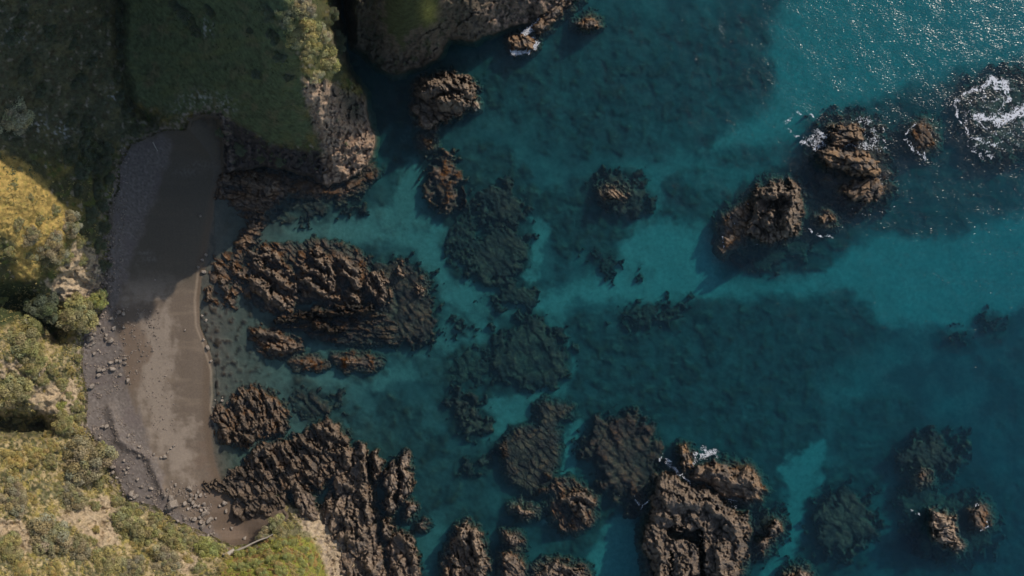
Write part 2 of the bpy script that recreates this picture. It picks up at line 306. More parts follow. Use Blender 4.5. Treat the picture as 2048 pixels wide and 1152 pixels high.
WEED = [([(840,100),(1000,110),(1150,60),(1300,40),(1500,20),(1560,100),(1540,200),(1480,240),(1300,300),(1150,300),(1050,250),(950,260),(860,300)],.5,60),
 ([(1050,400),(1110,380),(1200,360),(1290,380),(1300,430),(1290,480),(1250,500),(1180,500),(1110,500),(1070,470)],.75,16),
 ([(1340,350),(1410,330),(1460,370),(1440,440),(1410,470),(1350,450),(1320,410)],.5,22),([(1360,300),(1440,270),(1520,300),(1500,330),(1420,345)],.45,22),
 ([(1500,20),(1620,-40),(1560,100),(1570,190),(1500,220),(1450,120)],.25,50),
 ([(1150,690),(1240,640),(1380,612),(1500,595),(1640,578),(1750,580),(1765,640),(1710,700),(1670,760),(1650,860),(1620,910),(1560,920),(1450,900),(1300,850),(1200,820),(1160,760)],.6,60),
 ([(1610,230),(1700,210),(1800,170),(1900,160),(2080,100),(2080,400),(1960,420),(1860,470),(1800,470),(1740,450),(1690,490),(1600,450),(1620,330)],.5,30),
 ([(1440,430),(1510,360),(1620,340),(1700,440),(1690,495),(1610,535),(1510,555),(1450,545)],.85,10),
 ([(1640,950),(1700,920),(1760,940),(1780,1000),(1740,1080),(1700,1160),(1570,1170),(1590,1040)],.7,16),
 ([(1650,830),(1750,790),(1830,800),(1800,870),(1760,930),(1680,940)],.5,26),
 ([(1790,960),(1900,940),(2080,960),(2080,1200),(1850,1200),(1760,1120),(1750,1040)],.6,30),
 ([(1960,700),(2080,660),(2080,900),(2000,880)],.35,40),([(1800,880),(1870,865),(1930,890),(1915,930),(1860,970),(1810,950)],.6,14),
 ([(690,120),(840,100),(830,260),(850,320),(780,360),(745,330),(735,210)],.55,26),
 ([(860,330),(960,290),(1060,320),(1080,400),(1050,470),(980,480),(900,460),(870,400)],.65,18),
 ([(440,440),(560,350),(740,360),(760,400),(690,420),(600,440),(540,460),(480,490)],.7,16),
 ([(760,380),(830,360),(850,440),(830,470),(780,460)],.3,24),
 ([(430,620),(490,620),(520,720),(530,780),(450,780),(430,700)],.3,24),
 ([(830,700),(960,690),(980,760),(950,800),(860,790)],.45,24),
 ([(780,800),(860,830),(900,930),(900,1020),(850,1040),(830,960),(720,850)],.55,24),([(860,900),(960,890),(1000,980),(980,1050),(880,1040)],.5,26),
 ([(580,760),(680,770),(720,830),(640,860),(580,830)],.5,20),([(700,720),(790,715),(790,740),(700,745)],.75,6),
 ([(1140,790),(1300,800),(1330,900),(1290,1000),(1200,980),(1150,880)],.6,20),
 ([(1150,720),(1250,700),(1250,790),(1160,800)],.3,30),([(1120,630),(1185,620),(1200,700),(1150,700)],.5,14),
 ([(1090,1050),(1160,1070),(1220,1010),(1220,1050),(1180,1110),(1100,1110)],.6,14),
 ([(1490,1010),(1570,960),(1580,1000),(1540,1100),(1500,1160),(1480,1100)],.6,10)]
SAND = [([(1280,440),(1400,450),(1440,470),(1445,560),(1520,572),(1650,545),(1750,470),(1900,480),(2080,420),(2080,600),(1900,660),(1760,640),(1700,580),(1500,590),(1380,600),(1250,600),(1160,600),(1050,625),(1040,600),(1180,570)],1.0,22),
 ([(1540,60),(1620,-60),(2090,-60),(2090,110),(1900,145),(1700,210),(1600,260),(1500,290),(1400,300),(1480,250),(1560,200)],1.0,26),
 ([(540,460),(640,450),(720,430),(790,400),(800,340),(840,310),(850,360),(850,440),(900,460),(898,540),(960,572),(1100,580),(1080,630),(960,640),(900,600),(870,560),(820,490),(740,480),(640,480),(560,490)],.75,14),
 ([(860,700),(980,690),(985,640),(900,620),(880,650),(870,690),(700,700),(620,690),(640,705),(860,715)],.6,12),
 ([(1240,1030),(1262,1040),(1292,1120),(1290,1180),(1180,1180),(1190,1090),(1215,1040)],1.0,12),
 ([(1080,1040),(1104,990),(1130,920),(1142,840),(1168,840),(1156,930),(1132,1000),(1108,1050)],1.0,7),
 ([(1600,895),(1645,888),(1650,950),(1615,1000),(1600,1080),(1560,1180),(1505,1180),(1560,1080),(1578,980),(1565,950)],1.0,9),
 ([(1720,1000),(1790,970),(1800,1040),(1740,1110),(1700,1090)],.45,22),([(1640,760),(1760,700),(1800,730),(1660,850)],.3,30),
 ([(940,800),(1040,790),(1100,762),(1140,770),(1070,830),(1000,870),(965,890),(960,860),(990,840)],.8,10),
 ([(1085,590),(1125,600),(1112,650),(1140,680),(1152,740),(1130,795),(1145,700),(1100,650)],.8,10),
 ([(1060,430),(1085,440),(1097,460),(1076,560),(1054,572),(1062,500)],.9,8),([(875,462),(900,456),(902,480),(930,500),(985,468),(962,505),(925,530),(900,520)],.9,7),
 ([(600,720),(700,740),(830,730),(840,760),(720,780),(620,765)],.45,14),([(820,1050),(880,1020),(900,1060),(860,1150),(830,1130)],.35,16),([(1280,360),(1320,340),(1320,450),(1285,470)],.6,14),([(1230,330),(1400,300),(1560,330),(1450,380),(1300,350)],.5,20)]
REEF_FEET = [[(860,330),(885,322),(910,335),(915,370),(905,400),(885,405),(868,390),(858,360)],
 [(925,395),(950,400),(958,440),(940,470),(928,520),(910,535),(897,515),(900,480),(915,440)],
 [(1000,442),(1040,455),(1056,485),(1050,520),(1035,545),(1000,562),(960,560),(935,545),(930,520),(945,490),(965,470)],
 [(960,380),(1010,370),(1045,395),(1045,440),(1000,440),(965,455),(950,420)],
 [(1000,668),(1027,648),(1050,634),(1084,630),(1104,651),(1124,677),(1140,711),(1138,751),(1120,770),(1060,778),(1005,770),(985,740),(978,700)],
 [(890,720),(920,700),(960,700),(975,730),(970,765),(920,770),(890,755)],
 [(968,600),(985,586),(1024,574),(1072,582),(1073,600),(1040,612),(1000,616)],
 [(1182,512),(1200,502),(1228,515),(1240,533),(1225,546),(1197,543)],
 [(1266,548),(1278,538),(1295,545),(1294,558),(1278,561)],
 [(1236,635),(1260,620),(1330,608),(1378,604),(1373,625),(1320,648),(1270,658),(1242,650)],
 [(1190,370),(1230,350),(1275,360),(1300,390),(1290,420),(1230,425),(1195,410)],
 [(1450,505),(1452,440),(1505,385),(1620,360),(1640,420),(1625,490),(1590,525),(1510,540),(1460,532)],
 [(893,800),(920,790),(950,795),(968,812),(950,828),(915,830),(895,820)],
 [(915,840),(940,828),(975,835),(975,860),(950,870),(920,866)],
 [(927,925),(942,910),(962,918),(968,935),(955,948),(935,945)],
 [(902,650),(915,634),(932,640),(938,658),(922,668),(907,665)],
 [(1168,870),(1200,835),(1270,832),(1308,870),(1318,930),(1305,985),(1290,1015),(1255,1008),(1215,970),(1190,930),(1172,900)],
 [(1812,895),(1850,876),(1900,878),(1920,900),(1912,920),(1872,940),(1855,965),(1832,950),(1800,930)],
 [(1790,1000),(1850,960),(1900,990),(1950,1000),(1990,1040),(1980,1090),(1920,1120),(1860,1110),(1820,1060)],
 [(1640,1005),(1690,980),(1735,1005),(1755,1060),(1715,1100),(1660,1115),(1625,1070)],
 [(1625,290),(1660,235),(1730,230),(1770,270),(1775,360),(1760,410),(1700,425),(1650,400),(1620,340)],
 [(1640,262),(1680,240),(1740,245),(1765,290),(1775,345),(1768,395),(1720,412),(1680,398),(1665,350),(1630,318)],
 [(1930,190),(2000,150),(2080,170),(2080,300),(2000,320),(1940,300)],
 [(738,532),(765,530),(790,520),(832,535),(860,560),(866,610),(862,660),(845,690),(800,697),(775,672),(752,640),(742,600)],
 [(560,400),(620,395),(690,395),(730,400),(720,420),(660,425),(600,440),(560,450),(530,445)],
 [(585,790),(640,780),(680,800),(680,825),(630,835),(590,820)],
 [(1512,1040),(1545,1015),(1560,1025),(1552,1075),(1525,1110),(1508,1120),(1502,1090)],
 [(1965,640),(1985,628),(1998,645),(1990,662),(1970,660)],
 [(1900,665),(1925,662),(1930,678),(1905,682)],
 [(1508,388),(1530,372),(1560,368),(1592,368),(1600,385),(1606,405),(1598,440),(1590,462),(1570,480),(1545,485),(1515,478),(1490,468),(1487,455),(1500,440),(1505,415)],
 [(1448,440),(1470,425),(1500,400),(1508,440),(1492,470),(1470,492),(1448,500),(1443,470)],
 [(1107,968),(1133,962),(1165,975),(1187,990),(1190,1030),(1163,1056),(1133,1060),(1110,1042),(1100,1008)],
 [(1002,885),(1033,858),(1060,850),(1083,850),(1117,860),(1119,911),(1100,965),(1080,990),(1047,978),(1008,952)],
 [(1078,812),(1090,797),(1107,811),(1125,808),(1147,812),(1135,831),(1115,840),(1105,870),(1080,860)],
 [(1030,1017),(1042,1011),(1055,1018),(1067,1025),(1055,1029),(1042,1026)],
 [(1077,1143),(1100,1127),(1133,1128),(1163,1143),(1180,1180),(1070,1180)],
 [(547,650),(562,632),(620,620),(680,607),(745,612),(790,640),(815,670),(795,690),(700,692),(645,682),(600,660),(570,656)],
 [(670,716),(700,712),(740,714),(760,725),(740,734),(690,736)]]       # weed grows thick round the foot of every reef
def seabed(px, py):
    wx = px + 46*fbm(px/130, py/130, 2, 78)+30*fbm(px/48, py/48, 4, 71)+7*fbm(px/9, py/9, 3, 75); wy = py + 40*fbm(px/130, py/130, 2, 79)+30*fbm(px/48, py/48, 4, 72)+7*fbm(px/9, py/9, 3, 76)
    dist = np.clip((px-430)/1000, 0, 3)
    z = -(.25 + 3.9*(1-np.exp(-dist*2.4)) + 1.2*np.clip(dist-.8, 0, 3))
    z -= 1.5*np.exp(-(((px-760)/70)**2+((py-200)/110)**2))
    w = np.zeros(px.shape)
    for P, s, soft in WEED: w = np.maximum(w, s*ss(-soft, soft*.6, sdf_box(wx, wy, P, soft+20)))
    for P in REEF_FEET: w = np.maximum(w, .85*ss(-34, 4, sdf_box(px*.5+wx*.5, py*.5+wy*.5, P, 50)))
    n = fbm(px/22, py/22, 5, 73); n2 = fbm(px/60, py/60, 4, 74)
    w = np.clip(w*(1+.5*n) + .32*ss(.08, .3, n2+.4*n)*ss(1750, 1400, px)*ss(-50, 150, py), 0, 1)
    br = np.zeros(px.shape)
    ux = px+26*fbm(px/44, py/44, 4, 84)+5*fbm(px/8, py/8, 2, 75); uy = py+26*fbm(px/44, py/44, 4, 85)+5*fbm(px/8, py/8, 2, 76)
    for P, s_, soft in SAND: br = np.maximum(br, s_*ss(-soft*1.1, soft*.7, sdf_box(ux, uy, P, soft+20)))
    w *= 1-.8*br; w *= 1-.6*ss(.22, .42, fbm(wx/30, wy/18, 4, 77))*ss(.95, .6, w)
    w = w*(1-.75*ss(600, 470, px)) + .8*ss(600, 470, px)*ss(.12, .3, fbm(px/13, py/15, 4, 82))*ss(560, 620, py)
    w = np.clip(w, 0, 1); z += .8*w*(.6+.7*n) + .1*n
    c = np.empty(px.shape+(3,)); c[:] = (.215,.192,.165)
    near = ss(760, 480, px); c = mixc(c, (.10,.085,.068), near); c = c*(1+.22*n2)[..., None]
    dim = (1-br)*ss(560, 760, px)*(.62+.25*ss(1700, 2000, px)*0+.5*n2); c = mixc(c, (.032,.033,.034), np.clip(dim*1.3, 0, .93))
    z -= .9*ss(1600, 2000, px)*ss(500, 800, py)*(1-br)
    c = mixc(c, (.027,.024,.020), np.clip(w*1.1, 0, 1)); c = mixc(c, (.050,.038,.024), w*ss(.05,.35,n)*.6)
    c = mixc(c, (.085,.078,.062), w*ss(.08, .34, fbm(px/26, py/17, 5, 86))*.7); c = mixc(c, (.012,.012,.013), w*ss(.08, .36, fbm(px/30, py/24, 4, 87))*.7)
    return z, c

def sheet(name, x0, y0, x1, y1, step, zf, keepf, colf, mat, kind='structure'):
    xs = np.arange(x0, x1+.1, step); ys = np.arange(y0, y1+.1, step); px, py = np.meshgrid(xs, ys)
    z, extra = zf(px, py); kc = keepf(px, py, z, extra)
    cells = kc[:-1,:-1] | kc[1:,:-1] | kc[:-1,1:] | kc[1:,1:]
    f, used = grid_faces(cells)
    X, Y, Z = P2W(px, py, z)
    V = np.stack([X, Y, Z], -1).reshape(-1, 3)[used]
    col = (colf(px, py, z, extra) if colf else extra).reshape(-1, 3)[used]
    me = mesh_np(name, V, f, mat, col); o = add(name, me); o['kind'] = kind
    return o
isb = lambda px, py: sdf(px, py, BEACH)
# in view: fine; beyond the frame: coarser
def k_land(px, py, z, sd): return (isb(px, py) < 0) & (sd > -16)
def k_beach(px, py, z, sd): return (isb(px, py) > -3) & (sd > -30)
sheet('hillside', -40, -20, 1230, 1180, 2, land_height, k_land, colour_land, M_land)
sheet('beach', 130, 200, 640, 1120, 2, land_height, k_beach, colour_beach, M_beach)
def k_out(px, py, z, sd): return (sd > -16) & ((px < -36) | (py < -16) | (py > 1176) | (px > 1230))
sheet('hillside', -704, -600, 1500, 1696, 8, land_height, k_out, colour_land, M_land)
def zf_bed(px, py):
    z, c = seabed(px, py); sd = sdf(px, py, COAST)
    z = np.where(sd > 0, np.minimum(z, -1.0)-np.clip(sd, 0, 40)*.1, z)
    return z, c
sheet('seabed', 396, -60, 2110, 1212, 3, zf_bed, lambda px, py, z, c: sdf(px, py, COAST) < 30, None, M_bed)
def zf_far(px, py):
    z, c = zf_bed(np.clip(px, -700, 2600), np.clip(py, -600, 1700)); return z-.35, c
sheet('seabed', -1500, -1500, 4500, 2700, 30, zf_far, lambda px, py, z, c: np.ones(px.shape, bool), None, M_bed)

# water: a closed body with a rippled top, tinted by what it absorbs and scatters
m, nt, b, out = new_mat('sea_water'); N = nt.nodes; L = nt.links; N.remove(b)
tr = N.new('ShaderNodeBsdfTransparent'); gl = N.new('ShaderNodeBsdfGlossy'); gl.inputs['Roughness'].default_value = .17
fr = N.new('ShaderNodeFresnel'); fr.inputs['IOR'].default_value = 1.33
mix = N.new('ShaderNodeMixShader'); geo = N.new('ShaderNodeNewGeometry')
L.new(tr.outputs[0], mix.inputs[1]); L.new(gl.outputs[0], mix.inputs[2]); bf = N.new('ShaderNodeMath'); bf.operation = 'MULTIPLY_ADD'; bf.inputs[1].default_value = -1; bf.inputs[2].default_value = 1   # light leaving or entering from below is not mirrored back
L.new(geo.outputs['Backfacing'], bf.inputs[0]); fm = N.new('ShaderNodeMath'); fm.operation = 'MULTIPLY'; L.new(bf.outputs[0], fm.inputs[0]); L.new(fr.outputs[0], fm.inputs[1])
L.new(fm.outputs[0], mix.inputs[0]); L.new(mix.outputs[0], out.inputs['Surface'])
na = N.new('ShaderNodeTexNoise'); na.inputs['Scale'].default_value = 2.7; na.inputs['Detail'].default_value = 1.5; na.inputs['Roughness'].default_value = .6
nb = N.new('ShaderNodeTexNoise'); nb.inputs['Scale'].default_value = .16; nb.inputs['Detail'].default_value = 3
mpn = N.new('ShaderNodeMapping'); mpn.inputs['Rotation'].default_value = (0, 0, R(-50)); mpn.inputs['Scale'].default_value = (.7, 1.25, 1)
L.new(geo.outputs['Position'], mpn.inputs[0]); L.new(mpn.outputs[0], na.inputs['Vector']); L.new(geo.outputs['Position'], nb.inputs['Vector'])
hm = N.new('ShaderNodeMath'); hm.operation = 'MULTIPLY_ADD'; hm.inputs[1].default_value = 6.0
L.new(nb.outputs[0], hm.inputs[0]); L.new(na.outputs[0], hm.inputs[2])
bp = N.new('ShaderNodeBump'); bp.inputs['Strength'].default_value = 1; bp.inputs['Distance'].default_value = .098
L.new(hm.outputs[0], bp.inputs['Height']); L.new(bp.outputs[0], gl.inputs['Normal'])
va = N.new('ShaderNodeVolumeAbsorption'); va.inputs['Color'].default_value = (0.0, .805, .865, 1); va.inputs['Density'].default_value = .30
vs = N.new('ShaderNodeVolumeScatter'); vs.inputs['Color'].default_value = (.30,.66,.95,1); vs.inputs['Density'].default_value = .0145; vs.inputs['Anisotropy'].default_value = .2
ad = N.new('ShaderNodeAddShader'); L.new(va.outputs[0], ad.inputs[0]); L.new(vs.outputs[0], ad.inputs[1]); L.new(ad.outputs[0], out.inputs['Volume'])
M_water = m
hz, hn, hb, ho = new_mat('thin_sea_air'); hn.nodes.remove(hb)
pv = hn.nodes.new('ShaderNodeVolumePrincipled'); pv.inputs['Color'].default_value = (.6,.8,1,1); pv.inputs['Density'].default_value = .00003; pv.inputs['Anisotropy'].default_value = .1
hn.links.new(pv.outputs[0], ho.inputs['Volume'])
hx0, hx1, hy0, hy1, hz0, hz1 = -420, 420, -420, 420, -17, H+4
hv = [(hx0,hy0,hz0),(hx1,hy0,hz0),(hx1,hy1,hz0),(hx0,hy1,hz0),(hx0,hy0,hz1),(hx1,hy0,hz1),(hx1,hy1,hz1),(hx0,hy1,hz1)]
o = add('haze', mesh_np('haze', hv, [(0,3,2,1),(4,5,6,7),(0,1,5,4),(1,2,6,5),(2,3,7,6),(3,0,4,7)], hz, smooth=False)); o['kind'] = 'stuff'
wx0, wx1, wy0, wy1, wz = -250, 340, -210, 205, -14
wv = [(wx0,wy0,wz),(wx1,wy0,wz),(wx1,wy1,wz),(wx0,wy1,wz),(wx0,wy0,0),(wx1,wy0,0),(wx1,wy1,0),(wx0,wy1,0)]
wf = [(0,3,2,1),(4,5,6,7),(0,1,5,4),(1,2,6,5),(2,3,7,6),(3,0,4,7)]
o = add('sea_water', mesh_np('sea_water', wv, wf, M_water, smooth=False)); o['kind'] = 'structure'

# ------------------------------------------------------------------ rocks and reefs
def rock(name, label, cat, poly, h, edge=12, caps=(), group=None, ang=50, amp=1.0, apron=14, alg=.45, step=1.5, seed=0, tone=1.0, warm=0.0, cell=11, bottom=-5.5, warp=5, orange=0.3, slope=.22, rug=.8):
    """one outcrop: POLY is its foot, H its body height, CAPS ridges (x0,y0,x1,y1,width,height) (negative height carves)"""
    P = np.array(poly, float); pad = apron+22
    (x0, y0), (x1, y1) = P.min(0)-pad, P.max(0)+pad
    xs = np.arange(x0, x1, step); ys = np.arange(y0, y1, step); px, py = np.meshgrid(xs, ys)
    a = R(ang); u = px*math.cos(a)+py*math.sin(a); v = -px*math.sin(a)+py*math.cos(a)      # u runs along the grain
    e1 = fbm(px/16, py/16, 3, seed+1); e2 = fbm(px/16, py/16, 3, seed+2); e3 = fbm(px/5, py/5, 3, seed+3); e4 = fbm(px/5, py/5, 3, seed+4)
    e5 = fbm(px/40, py/40, 2, seed+21); e6 = fbm(px/40, py/40, 2, seed+22); wpx = px+warp*(1.9*e1+1.1*e3+1.6*e5); wpy = py+warp*(1.9*e2+1.1*e4+1.6*e6)
    sd = sdf(wpx, wpy, poly)
    t = np.clip(sd/edge, 0, 1); dome = np.sqrt(np.clip(1-(1-t)**2, 0, 1))
    if h > -.3:
        z = np.where(sd > 0, (h+.3)*dome-.3, -.3+sd*.05*(1+1.7*np.clip(e1+e3*.6, -.5, .6)))
        z = np.where(sd < -apron, -.3-apron*.06+(sd+apron)*slope, z)
    else:
        z = np.where(sd > 0, h-.9+.9*dome, h-.9+sd*.15)
    for (ax, ay, bx, by, w_, hc) in caps:
        d = segd(wpx, wpy, ax, ay, bx, by)/(w_*(1+.55*e2+.35*e4))
        if hc > 0: z = np.maximum(z, (hc+.6)*(1-np.clip(d, 0, 9)**1.6)-.6+.0*d)
        else: z = np.minimum(z, hc+ss(.5, 1.25, d)*30)
    rv_ = random.Random(seed); tone = tone*rv_.uniform(.88, 1.12); ang = ang+rv_.uniform(-6, 6); cell = cell*rv_.uniform(.9, 1.5); rug = rug*rv_.uniform(.55, 1.1)
    q1 = fbm(px/26, py/26, 3, seed+5); q2 = fbm(px/26, py/26, 3, seed+6)
    ft, ed, cid = voro_t(u/(cell*2.3)+.55*q1, v/(cell*1.15)+.55*q2, seed+7)
    gt, ge, gid = voro_t(u/(cell*.95)+.5*e1+.25*e3, v/(cell*.55)+.5*e2+.25*e4, seed+9)
    sp = v/(cell*1.5)+.55*fbm(px/30, py/30, 3, seed+10)+.12*e3+(u/(cell*14))
    saw = sp-np.floor(sp); saw = np.where(saw < .88, saw/.88, (1-saw)/.12)                 # tilted beds, each with a short steep side
    fine = ridged(px/6.5, py/6.5, 4, seed+11, .6)-.5
    wgt = ss(-2.5, .8, z)*.75+.25
    crack = ss(.16, 0, ed)
    mod = np.clip(.75+1.3*fbm(px/38, py/38, 2, seed+16), .25, 1.6)
    big = np.clip(h if h > 0 else .5, .6, 9)
    big = max([big]+[c[5]*.8 for c in caps])**.5
    z = z + amp*big*wgt*(.60*mod*(saw-.5)*(.4+1.0*_h(np.floor(sp), np.floor(sp)*0, seed)) + .62*mod*ft + .62*(cid-.5) - .45*crack + rug*mod*(.36*gt+.20*(gid-.5)) + .20*rug*fine + .75*fbm(px/26, py/26, 4, seed+12))
    keep = z > bottom
    cells = keep[:-1,:-1] | keep[1:,:-1] | keep[:-1,1:] | keep[1:,1:]
    n2 = fbm(px/7, py/7, 3, seed+13); n3 = fbm(px/20, py/20, 3, seed+14); n4 = fbm(px/38, py/30, 4, seed+31)
    c = np.empty(px.shape+(3,)); tone *= .88; c[:] = (.225*tone,.168*tone,.122*tone)
    c = mixc(c, (.335*tone,.255*tone,.19*tone), ss(-.05, .35, n2+.25*n3)); c = mixc(c, (.16*tone,.135*tone,.115*tone), ss(.0, .35, -n3)*.8)
    if warm > 0: c = mixc(c, (.26,.16,.085), warm*ss(-.2, .2, n3+.1))
    c = mixc(c, (.07,.055,.045), crack*.7); c = mixc(c, (.20,.11,.055), ss(2.4, .6, z+1.2*n3)*ss(0, .3, n2+n3)*.55*ss(-.5, .2, alg))
    al = ss(alg+.55, alg-.25, z+.7*n2+.4*n3)
    c = mixc(c, (.125,.062,.026), al*ss(-.9, .1, z+.5*n3)*orange*1.6*(ss(-.1, .25, n3))); c = mixc(c, (.045,.028,.019), np.clip(al*(1-.5*orange*ss(-.4, .3, z+.5*n2))*(.72+.9*n2), 0, 1)*ss(alg+.4, alg-.5, z+.5*n2))
    if h <= -.29:
        c[:] = (.031,.026,.022); c = mixc(c, (.058,.037,.023), ss(-.05, .3, n2+.6*n3)*.8); c = mixc(c, (.020,.018,.015), ss(.0, .3, -n3)*.8)
        c = mixc(c, (.060,.056,.050), ss(10, -18, sd+34*n3+12*n2)*.85)
        c = mixc(c, (.09,.048,.026), orange*ss(.1, .35, n2+n3)*ss(-1.4, -.4, z)*.8)
        c = mixc(c, (.015,.015,.016), ss(.0, .3, n4)*.75); c = mixc(c, (.09,.075,.05), ss(.05, .35, -n4+.4*n2)*.5)
        c = mixc(c, (.062,.050,.034), ss(.15, .55, gt*1.2+.5*n2)*.5); c = mixc(c, (.014,.013,.012), ss(.22, 0, ed)*.6)
    else:
        c = mixc(c, (.060,.052,.042), ss(-apron*.4, -apron-8, sd+24*n3+10*n2)*.8)
    X, Y, Z = P2W(px, py, z)
    V = np.stack([X, Y, Z], -1); f, used = grid_faces(cells)
    cx, cy = P.mean(0); wx, wy, _ = P2W(cx, cy, 0)
    V = V.reshape(-1, 3)[used]-np.array([wx, wy, 0])
    me = mesh_np(name, V, f, M_rock if h > -.3 or caps else M_reef, np.clip(c, .005, .8).reshape(-1, 3)[used])
    return tag(add(name, me, loc=(wx, wy, 0)), label, cat, group)

G1 = 'rock outcrops standing in the sea'; G2 = 'submerged reefs under the clear water'
def S(label, poly, h, **k): return rock('sea_rock', label, 'rock', poly, h, group=G1, seed=int(abs(poly[0][0]*7+poly[0][1]))%9000, **k)
def W(label, poly, h=-.6, **k):
    k.setdefault('step', 2.5); k.setdefault('apron', 4); k.setdefault('bottom', -8.5); k.setdefault('amp', 1.15); k.setdefault('warp', 19)
    return rock('submerged_reef', label, 'reef', poly, h, group=G2, seed=int(abs(poly[0][0]*5+poly[0][1]))%9000, **k)

S('craggy heart shaped grey stack with a low shaded ledge, below the northern headland',
  [(829,173),(842,163),(865,160),(882,146),(909,145),(916,160),(935,160),(949,166),(957,177),(945,200),(929,217),(912,233),(890,240),(876,240),(872,254),(855,260),(839,248),(829,225),(826,200)], 1.6, edge=5,
  caps=[(850,180,900,170,22,7.5),(900,165,935,180,22,8),(880,205,915,200,24,8.5),(895,160,900,165,14,7)], ang=40, amp=.75, cell=13, apron=6, slope=.4)
S('tiny white washed rock just off the east tip of the heart shaped stack', [(947,206),(952,203),(957,208),(956,216),(950,218),(946,213)], .5, edge=4, step=1, cell=5, apron=2, tone=1.7, alg=-.4, warp=1)
S('small orange brown rock tip just south of the heart shaped stack', [(846,280),(853,276),(862,281),(864,288),(856,292),(848,289)], .9, edge=6, step=1, cell=6, orange=1, warp=2, warm=.8)
S('low pointed brown rock alone near the top edge of the picture', [(1150,48),(1165,40),(1182,33),(1194,38),(1196,49),(1180,56),(1160,54)], 1.5, edge=9, ang=-25, warm=.7, orange=1, step=1.2, apron=4)
S('brown wave washed rock ringed by white foam beside the headland toe', [(1018,75),(1035,68),(1060,73),(1072,82),(1064,94),(1045,101),(1025,98)], .9, edge=8, warm=.6, orange=.8, step=1.2, apron=4)
S('long dark rock ledge reaching from the headland toe out to the foam', [(1060,62),(1075,42),(1092,18),(1112,2),(1150,-14),(1160,-6),(1125,24),(1103,48),(1080,68)], 1.3, edge=8, ang=-45, warm=.3, apron=4)
S('small pale crumbly rock tip in the middle of the open water', [(1209,380),(1220,374),(1240,377),(1247,388),(1240,397),(1216,396)], 1.6, edge=8, step=1, cell=7, tone=1.2, warm=.3)
S('tall square grey stack with crumbly top right of the bright teal sand patch',
  [(1508,388),(1530,372),(1560,368),(1592,368),(1600,385),(1606,405),(1598,440),(1590,462),(1570,480),(1545,485),(1515,478),(1490,468),(1487,455),(1500,440),(1505,415)], 3.0, edge=8,
  caps=[(1530,390,1580,385,20,7),(1580,400,1575,450,24,8.5),(1540,430,1550,460,22,6),(1510,400,1520,470,10,4)], ang=80, amp=.8, cell=13, apron=8)
S('low dark rubbly ledge clinging to the west foot of the square grey stack', [(1448,440),(1470,425),(1500,400),(1508,440),(1492,470),(1470,492),(1448,500),(1443,470)], .35, edge=10, cell=7, apron=6, orange=.6)
S('small dark brown rock with foam over it, topmost of the eastern surf rocks', [(1655,262),(1675,250),(1705,250),(1722,262),(1724,280),(1700,290),(1665,294)], 2.4, edge=7, ang=10, warm=.4, tone=.8, step=1.2, apron=5)
S('orange brown wedge shaped rock in the surf, largest of the eastern surf rocks', [(1634,302),(1658,294),(1700,299),(1742,307),(1760,325),(1758,350),(1722,352),(1688,344),(1658,334),(1640,318)], 3.6, edge=12, ang=14, warm=.8, orange=1, tone=.9, apron=5)
S('low brown rock with foam streaks below the orange brown wedge', [(1680,376),(1712,360),(1750,358),(1770,374),(1755,397),(1730,406),(1700,398)], 1.6, edge=9, ang=-15, warm=.4, tone=.9, apron=6)
S('dark wave washed rock alone between the surf rocks and the big foam swirl', [(1826,256),(1845,247),(1864,258),(1867,285),(1850,302),(1832,292)], .25, edge=10, tone=.7, apron=8, orange=.8)
S('small brown rock southeast of the square grey stack', [(1635,432),(1650,427),(1666,435),(1663,447),(1646,449)], 1.0, edge=7, step=1, warm=.5, apron=8)
S('small pale ribbed rock standing alone near the lower right corner', [(1865,1026),(1880,1021),(1895,1030),(1905,1045),(1912,1060),(1914,1075),(1926,1090),(1912,1103),(1895,1094),(1876,1082),(1869,1065),(1870,1045)], 3.2, edge=8, ang=10, tone=1.25, step=1.2, apron=6)
S('low dark oval rock edged with foam beside the pale ribbed rock', [(1945,1020),(1958,1012),(1970,1022),(1973,1045),(1962,1058),(1948,1048)], .5, edge=8, step=1.2, tone=.8, apron=6, orange=.7)
S('tiny rock tip breaking the surface above the pale ribbed rock', [(1840,955),(1848,951),(1855,956),(1850,962),(1842,962)], .4, edge=5, step=1, warm=.4)
S('pale rock tip cut by the bottom edge of the picture', [(1576,1152),(1590,1144),(1610,1146),(1620,1162),(1600,1180),(1575,1175)], 2.0, edge=8, step=1.2, tone=1.1)
S('narrow knobbly rock east of the great bottom stack, upper of the pair', [(1545,1040),(1555,1036),(1558,1046),(1552,1064),(1540,1073),(1539,1056)], 2.4, edge=6, step=1.1, ang=110, apron=6)
S('narrow knobbly rock east of the great bottom stack, lower of the pair', [(1522,1080),(1532,1071),(1540,1076),(1535,1094),(1526,1101),(1518,1090)], 2.2, edge=6, step=1.1, ang=110, apron=6)
S('great blocky grey brown stack with a deep shaded hollow at the bottom of the picture',
  [(1310,985),(1318,950),(1335,945),(1362,962),(1387,977),(1415,978),(1433,990),(1440,1011),(1462,1016),(1483,1030),(1494,1055),(1492,1078),(1490,1100),(1478,1135),(1473,1190),(1310,1190),(1300,1121),(1290,1095),(1288,1061),(1300,1045),(1302,1010)], 4.4, edge=13,
  caps=[(1335,1000,1400,1010,30,6.6),(1420,1010,1470,1050,26,7.2),(1330,1030,1350,1040,16,6),(1320,1085,1325,1160,20,6.4),(1365,1118,1370,1170,20,6.2),(1440,1100,1445,1170,30,7),(1345,1070,1395,1075,13,-.6),(1350,1060,1400,1085,12,-.6),(1405,1095,1408,1170,8,.0-1),(1346,1100,1346,1170,3.5,-.5),(1330,960,1340,990,16,3.5)], ang=60, amp=.7, cell=20, apron=8, orange=.8, rug=1.0, tone=.92)
